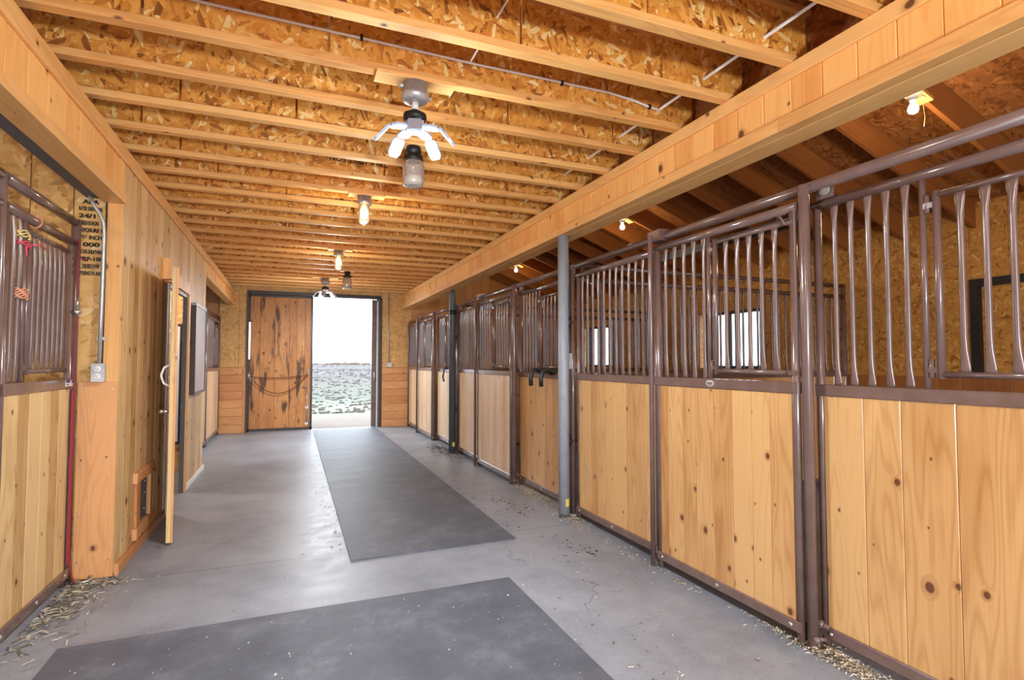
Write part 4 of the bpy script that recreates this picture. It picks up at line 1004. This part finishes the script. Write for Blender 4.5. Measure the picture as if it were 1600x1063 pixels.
led_lamp('lit folding LED lamp with bright white panels, nearest on the ceiling', .57, jy(2.72))
led_lamp('distant folding LED lamp in front of the top of the doorway', .53, jy(9.72))  # the real lamp is unlit; its panels glow here as added light
def vapour_lamp(label, x, y):
    y = jy(y); t = thing('caged_lamp', label, 'ceiling lamp', (x, y, JZ), 'caged glass lamps')
    part(MB().prism('x', y - .05, y + .05, JZ - .018, JZ - .0005, x - .13, x + .17, .002), 'mount_board', M['trim_pine'], t)
    mb = MB(); mb.lathe((x, y, JZ), [(.055, -.0185), (.055, -.06), (.062, -.065), (.062, -.085), (.05, -.09)], 20); part(mb, 'ceiling_box', M['galv'], t)
    part(MB().lathe((x, y, JZ), [(.046, -.0905), (.05, -.13), (.05, -.19), (.04, -.23), (.018, -.248), (.002, -.251)], 20), 'globe', M['globe_glass'], t)
    part(MB().lathe((x, y, JZ), [(.016, -.092), (.02, -.11), (.034, -.14), (.037, -.175), (.028, -.205), (.002, -.218)], 16), 'bulb', M['bulb'], t)
    mb = MB()
    for k in range(4):
        th = PI / 4 + k * PI / 2; c, s_ = math.cos(th), math.sin(th)
        mb.tube([(x + c * r_, y + s_ * r_, JZ + z) for r_, z in ((.06, -.09), (.056, -.14), (.056, -.2), (.044, -.24), (.0, -.262))], .0025, 6)
    mb.tube([(x + .056 * math.cos(a), y + .056 * math.sin(a), JZ - .16) for a in [2 * PI * i / 16 for i in range(17)]], .0025, 6)
    part(mb, 'cage', M['galv'], t)
    return (x, y, JZ - .31)
v1 = vapour_lamp('lit caged glass lamp, second in the row of ceiling lamps', .568, 4.80)
v2 = vapour_lamp('lit caged glass lamp nearer the end doorway, smaller looking', .552, 7.08)
def jar_lamp(label, x, y, s=1.):
    y = jy(y); t = thing('jar_lamp', label, 'ceiling lamp', (x, y, JZ), 'unlit glass jar lamps')
    part(MB().prism('x', y - .05, y + .05, JZ - .018, JZ - .0005, x - .11, x + .11, .002), 'mount_board', M['trim_pine'], t)
    part(MB().lathe((x, y, JZ - .018), [(.045 * s, .0), (.05 * s, -.02), (.05 * s, -.04), (.035 * s, -.045), (.036 * s, -.055), (.06 * s, -.06), (.064 * s, -.09), (.06 * s, -.094)], 24), 'cap', M['black'], t)
    part(MB().lathe((x, y, JZ - .018), [(.060 * s, -.0945), (.070 * s, -.12), (.072 * s, -.15), (.072 * s, -.235), (.066 * s, -.26), (.05 * s, -.268), (.002, -.266)], 28), 'jar', M['jar_glass'], t)
    part(MB().lathe((x, y, JZ - .018), [(.05 * s, -.2), (.062 * s, -.205), (.062 * s, -.235), (.045 * s, -.25), (.002, -.252)], 24), 'diffuser', M['frost'], t)
jar_lamp('unlit black capped glass jar lamp below the nearest LED lamp', .735, 3.60)
jar_lamp('small unlit jar lamp near the end doorway', .81, 8.84)
# stall bulbs
def stall_bulb(label, x, y, chain=False):
    z = rz(x)
    t = thing('stall_bulb', label, 'lamp', (x, y, z), 'bulbs above the right stalls')
    mb = MB(); mb.M = Matrix.Translation((x, y, z - .006)) @ Matrix.Rotation(ang, 4, 'Y'); mb.box(-.22, .16, -.05, .05, -.02, .004, 'x'); part(mb, 'mount_board', M['trim_pine'], t)
    part(MB().lathe((x, y, z - .03), [(.062, 0), (.062, -.012), (.045, -.03), (.026, -.05), (.024, -.06)], 20), 'socket', M['porcelain'], t)
    part(MB().lathe((x, y, z - .09), [(.014, 0), (.018, -.02), (.031, -.045), (.034, -.065), (.028, -.085), (.002, -.098)], 18), 'bulb', M['bulb_white'], t)
    if chain:
        part(MB().tube([(x + .075, y - .02, z - .05), (x + .078, y - .02, z - .12), (x + .085, y - .025, z - .2), (x + .08, y - .02, z - .27)], .0016, 6).ball((x + .075, y - .02, z - .06), .02), 'pull_chain', M['yellow_twine'], t)
    return (x - .02, y, z - .40)
sb = [stall_bulb('lit bulb with pull chain above the nearest right stall', 4.03, 2.43, True), stall_bulb('lit bare bulb above the middle right stall', 4.03, 6.06), stall_bulb('lit bare bulb above the farthest right stall', 4.03, 9.72)]
# white cables
def cable(label, pts, r=.007, clips=()):
    t = thing('electric_cable', label, 'cable', pts[0])
    part(MB().tube(pts, r, 8), 'sheath', M['cable_white'], t)
    for c in clips: part(MB().box(c[0] - .006, c[0] + .006, c[1] - .014, c[1] + .004, c[2] - .013, c[2] + .013), 'staple', M['black'], t)
jc = jy(2.72)
pts = [(-.7, jc - .02, 2.965), (-.3, jc - .018, 2.955), (.3, jc - .018, 2.95), (.9, jc - .018, 2.942), (1.4, jc - .018, 2.944), (1.7, jc - .018, 2.944), (1.88, jc - .02, 2.928), (1.99, jc - .024, 2.905), (2.055, jc - .03, 2.895)]
cable('white electric cable stapled along a joist beside the nearest LED lamp', pts, .007, [(.3, jc - .018, 2.95), (1.4, jc - .018, 2.938), (1.99, jc - .024, 2.905)])
cable('white electric cable threaded through the joists near the right beam', [(2.06, 1.0, 2.90), (2.062, 3., 2.9), (2.065, 7.5, 2.9)], .008)
cable('white electric cable threaded through the joists above the lamps', [(.86, .6, 2.95), (.86, 5., 2.95), (.86, 10., 2.95)], .005)
# print on a joist web
j = jy(4.36); jo = [q for q in bpy.data.objects if q.get('category') == 'joist' and abs(q.location.y - j) < .01][0]
text_obj('TRUS JOIST SON', .062, axes((-1, 0, 0), (0, 0, -1), (.475, j - .0066, JZ + .135)), M['stamp_ink'], 'ink_print', jo, bold=.001, fit=.437)
text_obj('00', .062, axes((-1, 0, 0), (0, 0, -1), (.82, j - .0066, JZ + .14)), M['stamp_ink'], 'ink_print', jo, bold=.001)
# print on the outer wall and roof deck of the nearest stall
o = text_obj('RATED SHEATHING', .075, axes((0, 0, -1), (0, -1, 0), (XB - .0012, 3.66, 2.25)), M['stamp_ink'], 'ink_print', bpy.data.objects['wall_right'], bold=.001)

# ------------------------------------------------------------------ light
def disk(name, loc, power, rgb, size=.3):
    l = bpy.data.lights.new(name, 'AREA'); l.shape = 'DISK'; l.size = size; l.energy = power; l.color = rgb
    o = bpy.data.objects.new(name, l); o.location = loc; COL.objects.link(o); return o
for p in (v1, v2): point('lamp_and_fill_light', p, 17, (1., .84, .6), .06)
for p in sb: point('stall_light', p, 17, (1., .74, .42), .05)
point('lamp_and_fill_light', (.56, .35, JZ - .31), 27, (1., .93, .8), .07)  # unseen fill added above the viewpoint, without a fixture
disk('led_and_fill_light', (.57, jy(2.72), JZ - .41), 42, (.86, .93, 1.))
point('led_and_fill_glow', (.57, jy(2.72), JZ - .52), 28, (.86, .93, 1.), .1)
disk('led_and_fill_light', (.53, jy(9.72), JZ - .41), 50, (.90, .95, 1.))  # added to brighten the far end; the lamp itself is unlit
point('led_and_fill_glow', (.53, jy(9.72), JZ - .55), 40, (.92, .96, 1.), .1)  # more added fill at the unlit far lamp
point('rear_fill_light', (.5, -2.3, 1.05), 520, (.90, .95, 1.), .2)  # unseen fill added behind the camera to brighten ceiling and beam
point('tack_fill_light', (-1.9, 7.0, 2.4), 60, (1., .97, .92), .1)  # unseen light added so the panel inside the doorway looks white
point('left_stall_light', (-2.6, 2.4, 2.5), 20, (1., .85, .6), .08)

W = bpy.data.worlds.new('overcast'); SC.world = W; W.use_nodes = True
nt = W.node_tree; nt.nodes.clear()
bg = nt.nodes.new('ShaderNodeBackground'); bg.inputs[0].default_value = (.84, .92, 1., 1); bg.inputs[1].default_value = 5.5
wo = nt.nodes.new('ShaderNodeOutputWorld'); nt.links.new(bg.outputs[0], wo.inputs[0])
# light portals in the real openings (sampling aid only)
def portal(loc, rot, sx, sy):
    l = bpy.data.lights.new('portal', 'AREA'); l.shape = 'RECTANGLE'; l.size = sx; l.size_y = sy; l.cycles.is_portal = True
    o = bpy.data.objects.new('portal', l); o.location = loc; o.rotation_euler = rot; COL.objects.link(o)
portal((.68, YB - .05, 1.39), (PI / 2, 0, 0), 3.36, 2.78)
portal((1.05, YE + .2, 1.36), (-PI / 2, 0, 0), 1.3, 2.72)
for a, b in WIN: portal((XB + .1, (a + b) / 2, (WZ0 + WZ1) / 2), (0, PI / 2, 0), WZ1 - WZ0, b - a)

# ------------------------------------------------------------------ camera
cam = bpy.data.cameras.new('camera'); co = bpy.data.objects.new('camera', cam); COL.objects.link(co)
cam.sensor_width = 36.; cam.lens = 853. / 1600 * 36; cam.clip_start = .05; cam.clip_end = 600
yaw, pit = math.radians(22.1), math.radians(2.33)
co.location = (0, 0, H); co.rotation_euler = (PI / 2 + pit, 0, -yaw)
SC.camera = co
SC.view_settings.view_transform = 'Standard'; SC.view_settings.look = 'None'; SC.view_settings.gamma = 1.; SC.view_settings.use_curve_mapping = False
SC.view_settings.exposure = 0.22
SC.cycles.max_bounces = 10; SC.cycles.diffuse_bounces = 6; SC.cycles.transparent_max_bounces = 24
SC.cycles.caustics_reflective = False; SC.cycles.caustics_refractive = False; SC.cycles.sample_clamp_indirect = 6.
